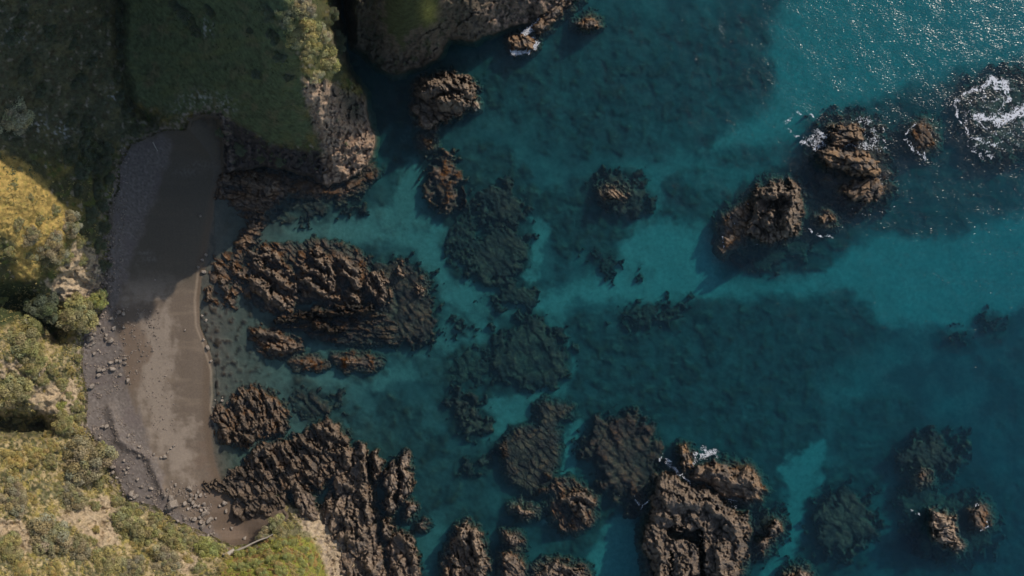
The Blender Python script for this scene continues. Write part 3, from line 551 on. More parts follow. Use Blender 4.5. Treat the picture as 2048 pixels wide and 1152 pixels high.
S('smooth bedded brown slab split from the great bottom stack by a narrow water cleft',
  [(1376,950),(1400,934),(1447,928),(1493,937),(1516,961),(1526,981),(1516,996),(1500,1003),(1473,993),(1440,986),(1413,967),(1388,957)], 2.6, edge=18,
  caps=[(1430,950,1490,965,24,5),(1480,950,1510,980,14,5)], ang=28, amp=.5, cell=18, apron=6, warm=.35, orange=.9, rug=.7)
S('slim orange brown spike of rock beside the white surf north of the bedded slab', [(1360,893),(1373,897),(1384,911),(1380,935),(1371,948),(1364,935)], 2.6, edge=7, ang=75, warm=1, orange=1, step=1.1, apron=4)
S('round brown rock with pale crest on a weedy base, west of the turquoise pool', [(1107,968),(1133,962),(1165,975),(1187,990),(1190,1030),(1163,1056),(1133,1060),(1110,1042),(1100,1008)], -.25, edge=16,
  caps=[(1130,1000,1165,990,11,2.6),(1150,990,1182,1005,10,3),(1160,1010,1170,1035,10,2.8),(1140,1000,1150,1015,11,2)], ang=60, cell=8, apron=4, orange=.5)
S('broad dark weedy reef just awash with three pale tips, south of the large striped reef', [(1002,885),(1033,858),(1060,850),(1083,850),(1117,860),(1119,911),(1100,965),(1080,990),(1047,978),(1008,952)], -.5, edge=14,
  caps=[(1006,890,1011,910,5,1.2),(1092,948,1096,955,6,1.3),(1078,985,1086,984,6,1.4)], cell=10, amp=.6, apron=6, alg=.9, orange=.7, tone=.8)
S('dark brown reef spur awash, north of the broad weedy reef', [(1078,812),(1090,797),(1107,811),(1125,808),(1147,812),(1135,831),(1115,840),(1105,870),(1080,860)], -.5, edge=12, cell=10, amp=.6, apron=6, alg=.9, orange=.8, tone=.7)
S('thin slanted pale rock tip on a brown weedy shelf', [(1030,1017),(1042,1011),(1055,1018),(1067,1025),(1055,1029),(1042,1026)], 1.8, edge=6, step=1.1, ang=25, apron=12, tone=1.15)
S('slim leaning pale fin of rock left of the turquoise pool', [(1013,1066),(1026,1066),(1040,1085),(1038,1093),(1024,1088)], 2.2, edge=6, step=1.1, ang=55, apron=9, tone=1.1)
S('rugged pale rock with forked crests standing at the bottom edge, left of centre', [(917,1053),(933,1048),(950,1061),(966,1088),(971,1118),(968,1175),(892,1175),(893,1111),(903,1093)], 1.0, edge=10,
  caps=[(922,1060,935,1100,12,4),(948,1070,964,1130,12,5),(955,1130,958,1170,14,4.4),(905,1110,920,1120,8,2.5),(910,1140,915,1165,12,3)], ang=70, cell=9, apron=8, tone=1.15)
S('low brown rock cut by the bottom edge beside the forked pale rock', [(1003,1108),(1017,1103),(1047,1128),(1045,1175),(1010,1175)], 1.3, edge=9, step=1.2, ang=60, apron=8, orange=.6, tone=.85)
S('double crested rock cut by the bottom edge, left of the turquoise pool', [(1077,1143),(1100,1127),(1133,1128),(1163,1143),(1180,1180),(1070,1180)], 1.2, edge=9, step=1.2,
  caps=[(1090,1150,1110,1132,10,2.6),(1130,1135,1158,1148,9,3)], ang=30, apron=14, orange=.7)
S('small pale fin of rock off the east side of the lower rock platform', [(811,1016),(820,1006),(831,1011),(826,1024),(820,1034),(811,1033)], 2.6, edge=6, step=1, ang=110, tone=1.3, apron=6)
S('tiny dark rock tip off the lower rock platform', [(841,1050),(847,1044),(852,1050),(848,1058),(842,1058)], .9, edge=5, step=1, apron=5)
# the ridged outcrops off the beach
S('largest ridged outcrop off the beach, cut by slanting crests and dark clefts',
  [(412,530),(430,512),(470,495),(500,488),(540,488),(600,492),(625,482),(680,490),(715,510),(732,530),(728,570),(722,600),(700,610),(660,605),(635,598),(605,600),(590,610),(575,630),(550,632),(520,615),(500,600),(480,590),(465,612),(440,612),(415,600),(408,560)], -.15, edge=14,
  caps=[(508,562,566,610,15,3.4),(512,528,585,578,11,2.6),(502,505,556,522,9,1.9),(572,540,588,552,8,1.8),(608,560,645,583,10,3.2),(604,532,655,562,8,2.8),(628,500,640,505,8,2.5),(628,515,650,540,8,3),(652,520,668,560,8,3),(660,560,665,580,8,2.6),(680,520,715,545,11,2.8),(690,545,716,575,11,3.4),(696,585,714,600,9,3),(650,592,680,598,6,1.6),(436,536,436,538,7,1.2),(418,575,420,598,8,1.6),(444,555,452,600,8,1.8),(424,520,430,530,6,1.3),(470,530,480,550,9,1.5),(480,545,500,560,7,1.5),(530,500,545,510,8,1.2)],
  ang=48, cell=8, apron=5, amp=.8, alg=.5, orange=.7, warp=5)
S('compact ribbed rock just east of the largest ridged outcrop', [(730,562),(742,548),(762,548),(776,570),(776,592),(765,603),(748,596),(735,582)], .6, edge=8, caps=[(738,560,748,592,8,2.4),(755,552,768,598,8,3)], ang=75, cell=7, step=1.2, apron=10, tone=1.1)
S('small pale rock tip with yellow weed, second tip east of the ridged outcrop', [(790,534),(800,531),(811,545),(810,557),(799,556),(792,546)], 1.9, edge=6, step=1, ang=60, cell=6, apron=10, tone=1.15)
S('small pointed pale rock, outermost tip east of the ridged outcrop', [(832,572),(838,562),(850,576),(848,584),(834,587)], 2.0, edge=6, step=1, ang=50, cell=6, apron=10, tone=1.25)
S('long narrow ridged rock with knobbly crest, just below the largest ridged outcrop',
  [(547,650),(562,632),(620,620),(680,607),(745,612),(790,640),(815,670),(795,690),(700,692),(645,682),(600,660),(570,656)], -.3, edge=12,
  caps=[(553,642,630,630,8,2),(625,628,700,625,10,3.2),(674,612,738,618,9,3),(635,648,668,662,10,3),(668,662,688,660,6,1.6),(740,618,752,622,7,1),(735,645,745,655,7,.5)], ang=8, cell=9, apron=6, orange=.9, alg=.5)
S('brown egg shaped rock mound south of the narrow ridge', [(500,662),(520,656),(560,661),(590,681),(598,698),(577,711),(547,711),(521,699),(506,681)], 1.0, edge=12, caps=[(515,665,560,675,11,2.2),(545,697,585,700,9,2.2)], ang=20, cell=9, orange=.8, alg=.8, apron=9)
S('low orange brown rock awash below the egg shaped mound', [(580,722),(600,714),(635,716),(650,726),(630,735),(595,735)], .35, edge=8, ang=5, orange=1, alg=.9, apron=7)
S('low brown shelf with one pale tip at its middle, south of the narrow ridge', [(670,716),(700,712),(740,714),(760,725),(740,734),(690,736)], .15, edge=8, caps=[(697,722,710,727,5,1.3)], ang=5, orange=.9, alg=.8, apron=9)
S('shaded dark rock shelf between the beach and the cliff foot', [(432,345),(500,342),(560,348),(575,375),(555,405),(530,430),(518,468),(492,498),(470,490),(497,442),(470,412),(434,395)], .5, edge=10, caps=[(450,360,540,370,16,1.6),(520,400,500,450,10,1.2)], ang=20, cell=10, orange=.4, alg=.6, tone=.8, apron=8)
S('brown weed fringed ledge along the foot of the sunlit cliff', [(560,352),(630,362),(655,377),(700,362),(740,335),(748,345),(720,375),(680,392),(630,390),(575,385)], .3, edge=8, ang=-20, orange=.45, alg=.7, apron=10, tone=.85)
# the lower platform
S('dark broken rock platform beside the water line, upper block of the lower reef',
  [(430,828),(445,800),(470,782),(510,775),(540,788),(573,811),(575,845),(567,861),(530,875),(500,881),(488,898),(465,892),(440,880),(432,855)], .7, edge=9,
  caps=[(436,840,458,885,9,2.2),(470,800,480,830,10,2),(500,795,520,830,12,2.2),(480,850,530,850,12,2.2),(550,800,560,830,9,1.2),(480,868,503,880,8,2.4)], ang=70, cell=8, amp=1.3, tone=.85, alg=.35, orange=.8, apron=8)
S('dark jagged rock mass with parallel leaning crests, middle of the lower reef',
  [(492,915),(517,891),(567,882),(613,868),(632,850),(655,843),(690,866),(692,885),(700,905),(690,935),(663,945),(640,980),(600,975),(575,985),(545,985),(520,985),(500,965),(490,945),(495,930)], 1.0, edge=9,
  caps=[(505,905,530,950,9,2.8),(530,895,560,945,9,3),(560,890,585,930,9,2.8),(600,880,640,900,10,3),(640,855,690,880,12,3.2),(590,930,640,960,12,2.4),(655,848,660,850,8,3.2),(540,960,570,970,10,1.8),(650,900,680,905,9,2.6)], ang=60, cell=9, amp=1.3, tone=.85, alg=.3, apron=6, orange=.4)
S('low dark rock mass at the beach end of the lower reef, cut by sandy gaps',
  [(400,975),(420,962),(443,960),(460,945),(490,935),(495,958),(520,968),(560,975),(575,985),(580,1010),(560,1030),(535,1040),(480,1045),(463,1022),(470,1000),(440,985),(408,984)], .9, edge=8,
  caps=[(412,968,440,980,7,1.8),(460,955,485,945,8,1.8),(480,990,550,1000,14,2.2),(500,1020,540,1030,12,2.2),(470,1030,490,1038,8,1.8)], ang=55, cell=7, amp=1.3, tone=.8, alg=-.6, apron=3, orange=0, slope=.3)
S('tan rock spur running down from the bare cliff between dark reef masses', [(580,962),(600,974),(632,993),(635,1030),(650,1045),(600,1045),(590,1010),(582,985)], 2.2, edge=10, caps=[(590,975,605,1030,11,3.6),(610,1000,625,1040,12,3.4)], ang=75, cell=10, amp=.9, tone=1.1, alg=-.6, apron=3, orange=0, slope=.4)
S('huge rugged rock platform of tan columns at the foot of the scrub knoll',
  [(680,903),(700,895),(727,888),(737,925),(741,968),(746,1010),(753,1055),(763,1101),(770,1150),(775,1200),(690,1200),(655,1130),(640,1080),(640,1040),(655,1005),(668,980),(660,950),(680,930)], 1.8, edge=12,
  caps=[(722,895,732,960,10,5.2),(690,905,700,930,12,3.8),(722,960,735,1040,14,4.6),(680,965,700,975,14,4),(670,1020,700,1040,26,4.6),(730,1060,740,1150,20,4.6),(690,1070,720,1090,24,4.2),(690,1130,720,1160,22,3.8),(700,1010,712,1050,9,3.2)], ang=85, cell=15, amp=.95, tone=1.15, alg=.0, apron=6, orange=.2, slope=.4)
S('slim upright rock rib between the tan columns and the seaward columns', [(742,908),(752,905),(762,925),(761,955),(750,965),(743,945)], 3.6, edge=7, ang=80, cell=8, step=1.2, tone=1.1, apron=5, slope=.5)
S('seaward pale column of the lower platform, long and standing clear of the water', [(767,945),(776,930),(787,921),(797,933),(796,970),(785,1000),(790,1010),(778,1028),(768,1015),(775,985),(768,965)], 3.9, edge=8, ang=85, cell=8, step=1.2, tone=1.2, apron=5, slope=.5)
S('outermost pale rock rib of the lower platform, split near its top', [(803,910),(815,906),(823,916),(818,938),(822,960),(818,985),(806,1002),(795,1000),(798,975),(804,950),(803,930)], 3.0, edge=7, ang=85, cell=8, step=1.2, tone=1.2, apron=6, slope=.5)
S('small block in the dark gap south of the seaward column', [(760,1037),(775,1034),(783,1050),(782,1078),(772,1080),(764,1062)], 3.0, edge=7, ang=80, cell=8, step=1.2, tone=1.05, apron=5)
S('knobbly brown rock mass at the bottom edge, seaward of the tan columns', [(778,1075),(800,1066),(820,1075),(828,1100),(837,1135),(835,1190),(790,1190),(782,1130),(775,1100)], 1.6, edge=10, caps=[(800,1072,822,1085,9,3.6),(822,1100,832,1140,12,3.4),(795,1130,800,1160,14,3)], ang=75, cell=10, tone=1.0, apron=6, slope=.4)

# submerged reefs
W('long brown reef with dull orange tips under the water below the heart shaped stack', [(860,330),(885,322),(910,335),(915,370),(905,400),(885,405),(868,390),(858,360)], -.15, edge=16, caps=[(880,345,895,355,7,.5),(880,385,890,390,7,.5)], orange=.9)
W('round brown reef with a small tip at its north end, between teal sand channels', [(925,395),(950,400),(958,440),(940,470),(928,520),(910,535),(897,515),(900,480),(915,440)], -1.6, edge=20, caps=[(930,398,938,402,6,.4)])
W('large oval dark reef left of the centre of the picture, smooth edged', [(1000,442),(1040,455),(1056,485),(1050,520),(1035,545),(1000,562),(960,560),(935,545),(930,520),(945,490),(965,470)], -1.4, edge=22)
W('patchy brown reef north of the large oval dark reef', [(960,380),(1010,370),(1045,395),(1045,440),(1000,440),(965,455),(950,420)], -1.2, edge=18)
W('large striped reef in the middle of the picture with slanting ridges', [(1000,668),(1027,648),(1050,634),(1084,630),(1104,651),(1124,677),(1140,711),(1138,751),(1120,770),(1060,778),(1005,770),(985,740),(978,700)], -1.7, edge=18,
  caps=[], ang=65, amp=2.0, cell=16)
W('faint striped reef west of the large striped reef', [(890,720),(920,700),(960,700),(975,730),(970,765),(920,770),(890,755)], -2.0, edge=16, ang=65, amp=1.8, cell=14)
W('small flat reef above the large striped reef', [(968,600),(985,586),(1024,574),(1072,582),(1073,600),(1040,612),(1000,616)], -1.6, edge=14)
W('spindle shaped dark reef right of the centre channel', [(1182,512),(1200,502),(1228,515),(1240,533),(1225,546),(1197,543)], -2.2, edge=14)
W('small round dark reef on the bright teal sand', [(1266,548),(1278,538),(1295,545),(1294,558),(1278,561)], -2.6, edge=10)
W('dark reef lobe at the north rim of the wide weed bed', [(1236,635),(1260,620),(1330,608),(1378,604),(1373,625),(1320,648),(1270,658),(1242,650)], -2.2, edge=16)
W('reef patch around the small pale rock tip in open water', [(1190,370),(1230,350),(1275,360),(1300,390),(1290,420),(1230,425),(1195,410)], -1.2, edge=18)
W('dark weedy shoal spreading around the square grey stack', [(1450,505),(1452,440),(1505,385),(1620,360),(1640,420),(1625,490),(1590,525),(1510,540),(1460,532)], -2.6, edge=20)
W('rounded brown reef lobe, upper of two beside the pale green channel', [(893,800),(920,790),(950,795),(968,812),(950,828),(915,830),(895,820)], -.9, edge=14, orange=.6)
W('rounded brown reef lobe, lower of two beside the pale green channel', [(915,840),(940,828),(975,835),(975,860),(950,870),(920,866)], -1.1, edge=14, orange=.5)
W('oval reef mound west of the broad weedy reef', [(927,925),(942,910),(962,918),(968,935),(955,948),(935,945)], -1.3, edge=12)
W('round dark reef south of the oval green channel near the ridged outcrop', [(902,650),(915,634),(932,640),(938,658),(922,668),(907,665)], -1.6, edge=12)
W('large brown reef nearly awash against the west side of the great bottom stack', [(1168,870),(1200,835),(1270,832),(1308,870),(1318,930),(1305,985),(1290,1015),(1255,1008),(1215,970),(1190,930),(1172,900)], -.35, edge=22, alg=.8, orange=.5, caps=[(1262,988,1285,1000,8,.35)])
W('fan shaped dark reef with faint brown top near the lower right', [(1812,895),(1850,876),(1900,878),(1920,900),(1912,920),(1872,940),(1855,965),(1832,950),(1800,930)], -1.3, edge=18, orange=.6)
W('dark reef around the foot of the pale ribbed rock', [(1790,1000),(1850,960),(1900,990),(1950,1000),(1990,1040),(1980,1090),(1920,1120),(1860,1110),(1820,1060)], -2.4, edge=22)
W('brown topped dark reef near the bottom edge, east of the green channel', [(1640,1005),(1690,980),(1735,1005),(1755,1060),(1715,1100),(1660,1115),(1625,1070)], -1.5, edge=20, orange=.5)
W('dark reef apron under the eastern surf rocks', [(1625,290),(1660,235),(1730,230),(1770,270),(1775,360),(1760,410),(1700,425),(1650,400),(1620,340)], -2.0, edge=20)
W('brown weed shelf just awash linking the eastern surf rocks', [(1640,262),(1680,240),(1740,245),(1765,290),(1775,345),(1768,395),(1720,412),(1680,398),(1665,350),(1630,318)], -.4, orange=.7)
W('dark reef under the big foam swirl at the right edge', [(1930,190),(2000,150),(2080,170),(2080,300),(2000,320),(1940,300)], -1.4, edge=22)
W('weedy reef shelf east of the largest ridged outcrop, brown and ragged', [(738,532),(765,530),(790,520),(832,535),(860,560),(866,610),(862,660),(845,690),(800,697),(775,672),(752,640),(742,600)], -.45, edge=14, orange=.9, alg=.8)
W('ragged dark reef inside the cove, below the cliff foot', [(560,400),(620,395),(690,395),(730,400),(720,420),(660,425),(600,440),(560,450),(530,445)], -.7, edge=12, orange=.6)
W('broken dark reef in the shallows north of the lower platform', [(585,790),(640,780),(680,800),(680,825),(630,835),(590,820)], -.8, edge=12)
W('weedy reef under the narrow rock pair by the great bottom stack', [(1512,1040),(1545,1015),(1560,1025),(1552,1075),(1525,1110),(1508,1120),(1502,1090)], -1.0, edge=14)
W('small dim reef at the right, deep under blue water, upper', [(1965,640),(1985,628),(1998,645),(1990,662),(1970,660)], -3.6, edge=12)
W('dim oval reef deep under blue water at the right, lower', [(1900,665),(1925,662),(1930,678),(1905,682)], -3.6, edge=10)

# ------------------------------------------------------------------ trees and shrubs
def leaf_mat(name, rough=.75):
    m, nt, b, out = new_mat(name); N = nt.nodes; L = nt.links
    at = N.new('ShaderNodeAttribute'); at.attribute_name = 'Col'
    L.new(at.outputs['Color'], b.inputs['Base Color']); b.inputs['Roughness'].default_value = rough; b.inputs['Specular IOR Level'].default_value = .25
    tl = N.new('ShaderNodeBsdfTranslucent'); L.new(at.outputs['Color'], tl.inputs[0]); mx = N.new('ShaderNodeMixShader'); mx.inputs[0].default_value = .18
    L.new(b.outputs[0], mx.inputs[1]); L.new(tl.outputs[0], mx.inputs[2]); L.new(mx.outputs[0], out.inputs['Surface'])
    return m
M_leaf = leaf_mat('leaves')
M_bark, nt, b, _ = new_mat('grey_bark'); nz = nt.nodes.new('ShaderNodeTexNoise'); nz.inputs['Scale'].default_value = 6
cr = nt.nodes.new('ShaderNodeValToRGB'); cr.color_ramp.elements[0].color = (.22,.19,.16,1); cr.color_ramp.elements[1].color = (.5,.45,.38,1)
nt.links.new(nz.outputs[0], cr.inputs[0]); nt.links.new(cr.outputs[0], b.inputs['Base Color']); b.inputs['Roughness'].default_value = .9

def leaf_cards(r, centres, radii, per, size, tones):
    """leaf quads spread over the shells of many small clumps"""
    V = []; COL = []
    for c, rad, tn_ in zip(centres, radii, tones):
        n = int(per*(rad/np.mean(radii))**2)+6
        d = r.normal(size=(n, 3)); d[:, 2] = np.abs(d[:, 2])*.9-.25; d /= np.linalg.norm(d, axis=1)[:, None]
        p = np.array(c) + d*rad*r.uniform(.72, 1.05, (n, 1))*np.array([1, 1, .75])
        nrm = d + r.normal(size=(n, 3))*.45; nrm /= np.linalg.norm(nrm, axis=1)[:, None]
        t1 = np.cross(nrm, r.normal(size=(n, 3))); t1 /= np.linalg.norm(t1, axis=1)[:, None]; t2 = np.cross(nrm, t1)
        s = size*r.uniform(.6, 1.3, (n, 1))
        q = np.stack([p-t1*s, p-t2*s*.55, p+t1*s, p+t2*s*.55], 1)
        V.append(q.reshape(-1, 3)); k = r.uniform(.75, 1.25, (n, 1))
        COL.append(np.repeat(np.array(tn_)[None]*k, 4, 0))
    V = np.concatenate(V); COL = np.concatenate(COL); F = np.arange(len(V)).reshape(-1, 4)
    return V, F, COL
def tube(pts, rad, k=6):
    V = []; F = []
    for i, (p, r_) in enumerate(zip(pts, rad)):
        d = (Vector(pts[min(i+1, len(pts)-1)])-Vector(pts[max(i-1, 0)])).normalized(); q = d.to_track_quat('Z', 'Y')
        for j in range(k): V.append(tuple(Vector(p)+q @ Vector((math.cos(j*6.2832/k)*r_, math.sin(j*6.2832/k)*r_, 0))))
        if i:
            for j in range(k): a = (i-1)*k; F.append((a+j, a+(j+1)%k, a+k+(j+1)%k, a+k+j))
    return V, F
def make_tree_mesh(seed, Rr, hgt, ntuft, per, size, col, var, flat=.6, limbs=6, hole=.0):
    """(crown mesh, trunk mesh), crown radius Rr, standing hgt high at the crown's centre"""
    r = np.random.default_rng(seed); cs = []; rs = []; tones = []
    gap = [r.uniform(-1, 1, 2)*Rr*.7 for _ in range(3)]
    tries = 0
    while len(cs) < ntuft and tries < 4000:
        tries += 1
        a = r.uniform(0, 6.2832); q = math.sqrt(r.uniform(0, 1)); lim = Rr*(.84+.22*math.sin(a*3+seed)+.12*math.sin(a*5+2*seed))
        x, y = q*lim*math.cos(a), q*lim*math.sin(a)
        if any(np.hypot(x-g[0], y-g[1]) < Rr*hole for g in gap): continue
        rad = Rr*r.uniform(.13, .27)
        z = hgt + Rr*flat*(math.sqrt(max(0, 1-.9*q*q))-.5) + r.uniform(-.14, .12)*Rr
        if any((x-c[0])**2+(y-c[1])**2 < (rad*.62)**2 for c in cs): continue
        cs.append((x, y, z)); rs.append(rad)
        t_ = r.uniform(1-var, 1+var); tones.append((col[0]*t_*r.uniform(.9, 1.15), col[1]*t_, col[2]*t_*r.uniform(.8, 1.2)))
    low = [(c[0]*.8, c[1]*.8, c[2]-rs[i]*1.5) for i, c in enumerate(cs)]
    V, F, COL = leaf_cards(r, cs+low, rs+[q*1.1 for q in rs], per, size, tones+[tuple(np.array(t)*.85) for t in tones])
    crown = mesh_np('crown', V, F, M_leaf, np.clip(COL, .01, .7), smooth=False)
    TV = []; TF = []
    def addt(v, f): TF.extend([tuple(i+len(TV) for i in q) for q in f]); TV.extend(v)
    top = (Rr*.05, -Rr*.04, hgt*.5)
    addt(*tube([(0, 0, -.6), (Rr*.03, 0, hgt*.25), top], [Rr*.085, Rr*.07, Rr*.055], 7))
    for i in range(limbs):
        c = cs[int(i*len(cs)/limbs)]; mid = (c[0]*.5+r.uniform(-.1, .1)*Rr, c[1]*.5+r.uniform(-.1, .1)*Rr, hgt*.72)
        addt(*tube([top, mid, (c[0], c[1], c[2])], [Rr*.05, Rr*.035, Rr*.012], 5))
    return crown, mesh_np('trunk', TV, TF, M_bark)

def land_z(px, py):
    z, _ = land_height(np.array([[float(px)]]), np.array([[float(py)]])); return float(z[0, 0])
PROTO = {}
def proto(kind, k):
    key = (kind, k)
    if key not in PROTO:
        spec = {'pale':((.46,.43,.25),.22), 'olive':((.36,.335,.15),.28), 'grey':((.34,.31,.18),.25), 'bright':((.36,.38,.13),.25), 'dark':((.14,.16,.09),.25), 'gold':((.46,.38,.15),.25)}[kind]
        PROTO[key] = make_tree_mesh(sum(map(ord, kind)) + k*13, 1.0*4, 3.6, 46, 150, .155, *spec, hole=.13 if k % 2 else .0)
    return PROTO[key]
def plant(name, label, cat, px, py, rpx, kind, k, group, hs=1.0):
    """crown centre shows at pixel (px,py) with radius rpx; the foot stands on the hillside below it"""
    zt = land_z(px, py); Rm = rpx*PX; s = Rm/4
    zc = zt+3.6*s*hs
    for _ in range(3):
        x, y, _z = P2W(px, py, zc); gx = 1024+x/(PX*(1-zt/H)); gy = 576-y/(PX*(1-zt/H)); zt = max(land_z(gx, gy), .1); zc = zt+3.6*s*hs
    s *= (1-zc/H)
    cm, tm = proto(kind, k)
    root = bpy.data.objects.new(name, None); C.objects.link(root); root.empty_display_size = .5
    root.location = (x, y, zt-.1); root.rotation_euler = (0, 0, random.uniform(0, 6.28)); root.scale = (s*random.uniform(.95, 1.08), s*random.uniform(.92, 1.05), s*hs)
    tag(root, label, cat, group)
    add('crown', cm, root); add('trunk', tm, root)
    return root
TG = 'spreading trees on the coastal slopes'
TREES = [
 (20,228,44,'pale',0,'pale knobbly crowned tree at the left edge, catching sun above the shadowed slope'),
 (642,118,40,'olive',1,'large sunlit tree leaning over the top of the bare cliff'),
 (600,55,38,'olive',2,'sunlit tree on the grassy ridge, just above the cliff top tree'),
 (595,5,36,'grey',0,'grey green tree at the top edge on the grassy ridge'),
 (612,92,26,'olive',0,'olive tree wedged between the ridge tree and the cliff top tree'),
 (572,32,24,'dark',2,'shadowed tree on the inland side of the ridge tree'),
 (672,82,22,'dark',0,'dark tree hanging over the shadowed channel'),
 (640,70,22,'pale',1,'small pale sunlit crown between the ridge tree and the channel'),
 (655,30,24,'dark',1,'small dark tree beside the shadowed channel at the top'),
 (625,150,18,'pale',1,'small pale tree right above the bare cliff scar'),
 (150,632,40,'olive',0,'broad olive tree overhanging the beach at the end of the shadow line'),
 (195,600,22,'bright',1,'small brighter tree next to the broad olive tree above the beach'),
 (82,612,38,'dark',2,'dark blue grey tree in the shade behind the broad olive tree'),
 (40,688,46,'olive',1,'big rounded olive tree left of the shady hollow'),
 (70,655,17,'bright',0,'small round bright green tree with a bare grey branch beside it'),
 (62,725,34,'olive',2,'olive tree joined to the lower side of the big rounded tree'),
 (15,780,40,'olive',0,'spreading olive tree at the left edge above the dark ravine'),
 (100,495,32,'grey',1,'greyish tree on the crest of the golden grass spur'),
 (135,452,28,'grey',2,'greyish tree where the golden grass meets the shadow'),
 (130,512,20,'olive',1,'small olive tree above the pale rock face'),
 (55,470,26,'grey',0,'grey green tree in the lower part of the golden grass'),
 (168,925,50,'grey',1,'largest grey olive tree above the gravel berm'),
 (145,1000,30,'grey',0,'thin grey tree with bare pale branches below the largest grey olive tree'),
 (128,848,24,'olive',2,'small olive tree east of the dark ravine'),
 (118,815,14,'bright',1,'little bright green shrubby tree beside the pale bluff'),
 (95,1082,46,'grey',2,'wide grey green tree near the bottom left, on bare tan ground'),
 (150,1100,36,'grey',0,'grey tree next to the wide grey green one'),
 (246,1040,32,'olive',1,'olive tree at the edge of the bare pale earth patch'),
 (285,1065,32,'olive',0,'olive tree behind the boulders, second from the bare earth patch'),
 (350,1082,28,'olive',2,'olive tree left of the round green crown by the gravel'),
 (415,1103,28,'bright',0,'neat round green tree beside the leaning pale log and gravel'),
 (330,1128,34,'grey',1,'grey olive tree at the bottom edge below the round green crown'),
 (555,1052,24,'olive',1,'bushy olive tree on the sandy side of the scrub knoll'),
 (528,1072,18,'grey',2,'small grey olive tree under the bushy one by the brown sand'),
 (15,1095,30,'olive',2,'olive tree at the lower left corner of the picture'),
 (3,598,12,'bright',0,'small bright green crown peeking in at the left edge over dark grass'),
 (210,1130,34,'olive',2,'olive tree at the bottom edge near the left'),
 (265,1140,28,'grey',0,'grey green tree at the bottom edge between two olive trees'),
 (60,910,26,'gold',0,'yellow olive shrubby tree below the dark ravine'),
 (20,1000,34,'grey',1,'low grey green tree at the left edge among yellow scrub'),
 (22,925,30,'gold',1,'golden brown bushy tree at the left edge below the ravine'),
]
for px, py, r_, kd, k, lab in TREES: plant('tree', lab, 'tree', px, py, r_, kd, k, TG, hs=.8)
# shrubs, countable but alike: labels by where they grow
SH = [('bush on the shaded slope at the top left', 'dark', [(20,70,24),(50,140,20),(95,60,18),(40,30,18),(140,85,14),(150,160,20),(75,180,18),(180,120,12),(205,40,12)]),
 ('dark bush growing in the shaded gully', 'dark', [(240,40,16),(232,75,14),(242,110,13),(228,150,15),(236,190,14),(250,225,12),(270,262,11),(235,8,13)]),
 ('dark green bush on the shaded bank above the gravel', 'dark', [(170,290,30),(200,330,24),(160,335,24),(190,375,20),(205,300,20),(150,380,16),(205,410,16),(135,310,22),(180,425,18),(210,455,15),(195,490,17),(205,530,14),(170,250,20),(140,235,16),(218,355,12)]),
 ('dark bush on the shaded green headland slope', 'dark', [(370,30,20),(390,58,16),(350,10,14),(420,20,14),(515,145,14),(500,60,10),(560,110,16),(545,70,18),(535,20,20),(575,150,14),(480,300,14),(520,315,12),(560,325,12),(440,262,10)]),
 ('sunlit scrub bush on the golden grass spur', 'olive', [(30,450,15),(15,500,13),(75,440,13),(110,420,14),(60,395,9),(25,370,8),(160,480,14),(165,520,14),(55,510,10),(40,340,8),(90,525,12)]),
 ('yellow bush on the sunny lower slope', 'gold', [(105,895,16),(60,1000,14),(95,1035,12),(30,960,14),(120,955,10),(45,860,12),(95,870,12),(105,1140,18),(40,1140,20),(190,1060,8),(300,1105,14),(270,1095,12),(375,1120,14),(320,1050,12),(155,860,12),(85,780,8),(160,790,9),(140,740,9)]),
 ('olive bush on the sunny lower slope', 'olive', [(235,1005,14),(265,1020,16),(310,1040,16),(370,1062,14),(385,1085,14),(340,1058,14),(140,955,15),(115,980,14),(100,925,16),(150,815,14),(160,835,12),(135,790,10),(200,895,14),(205,935,14),(195,965,14),(190,1010,12),(30,840,10),(85,760,16),(120,770,14),(100,735,14),(155,715,10),(60,1060,10),(70,950,12),(400,1140,16),(180,1085,12)]),
 ('low rounded bush on the bright scrub knoll', 'bright', [(480,1115,14),(505,1108,13),(530,1100,12),(560,1095,13),(585,1088,12),(605,1100,11),(620,1120,11),(600,1125,12),(575,1118,13),(545,1122,14),(515,1130,14),(490,1140,14),(465,1135,12),(630,1140,10),(560,1145,14),(600,1148,12),(530,1150,12),(470,1105,9),(612,1082,8),(635,1122,6)]),
 ('rusty gold bush on the bright scrub knoll', 'gold', [(500,1125,11),(540,1110,10),(570,1103,10),(592,1112,10),(555,1133,11),(580,1138,11),(520,1142,10),(610,1135,9),(480,1128,10),(455,1120,10),(445,1140,12),(588,1152,11),(620,1150,9)]),
]
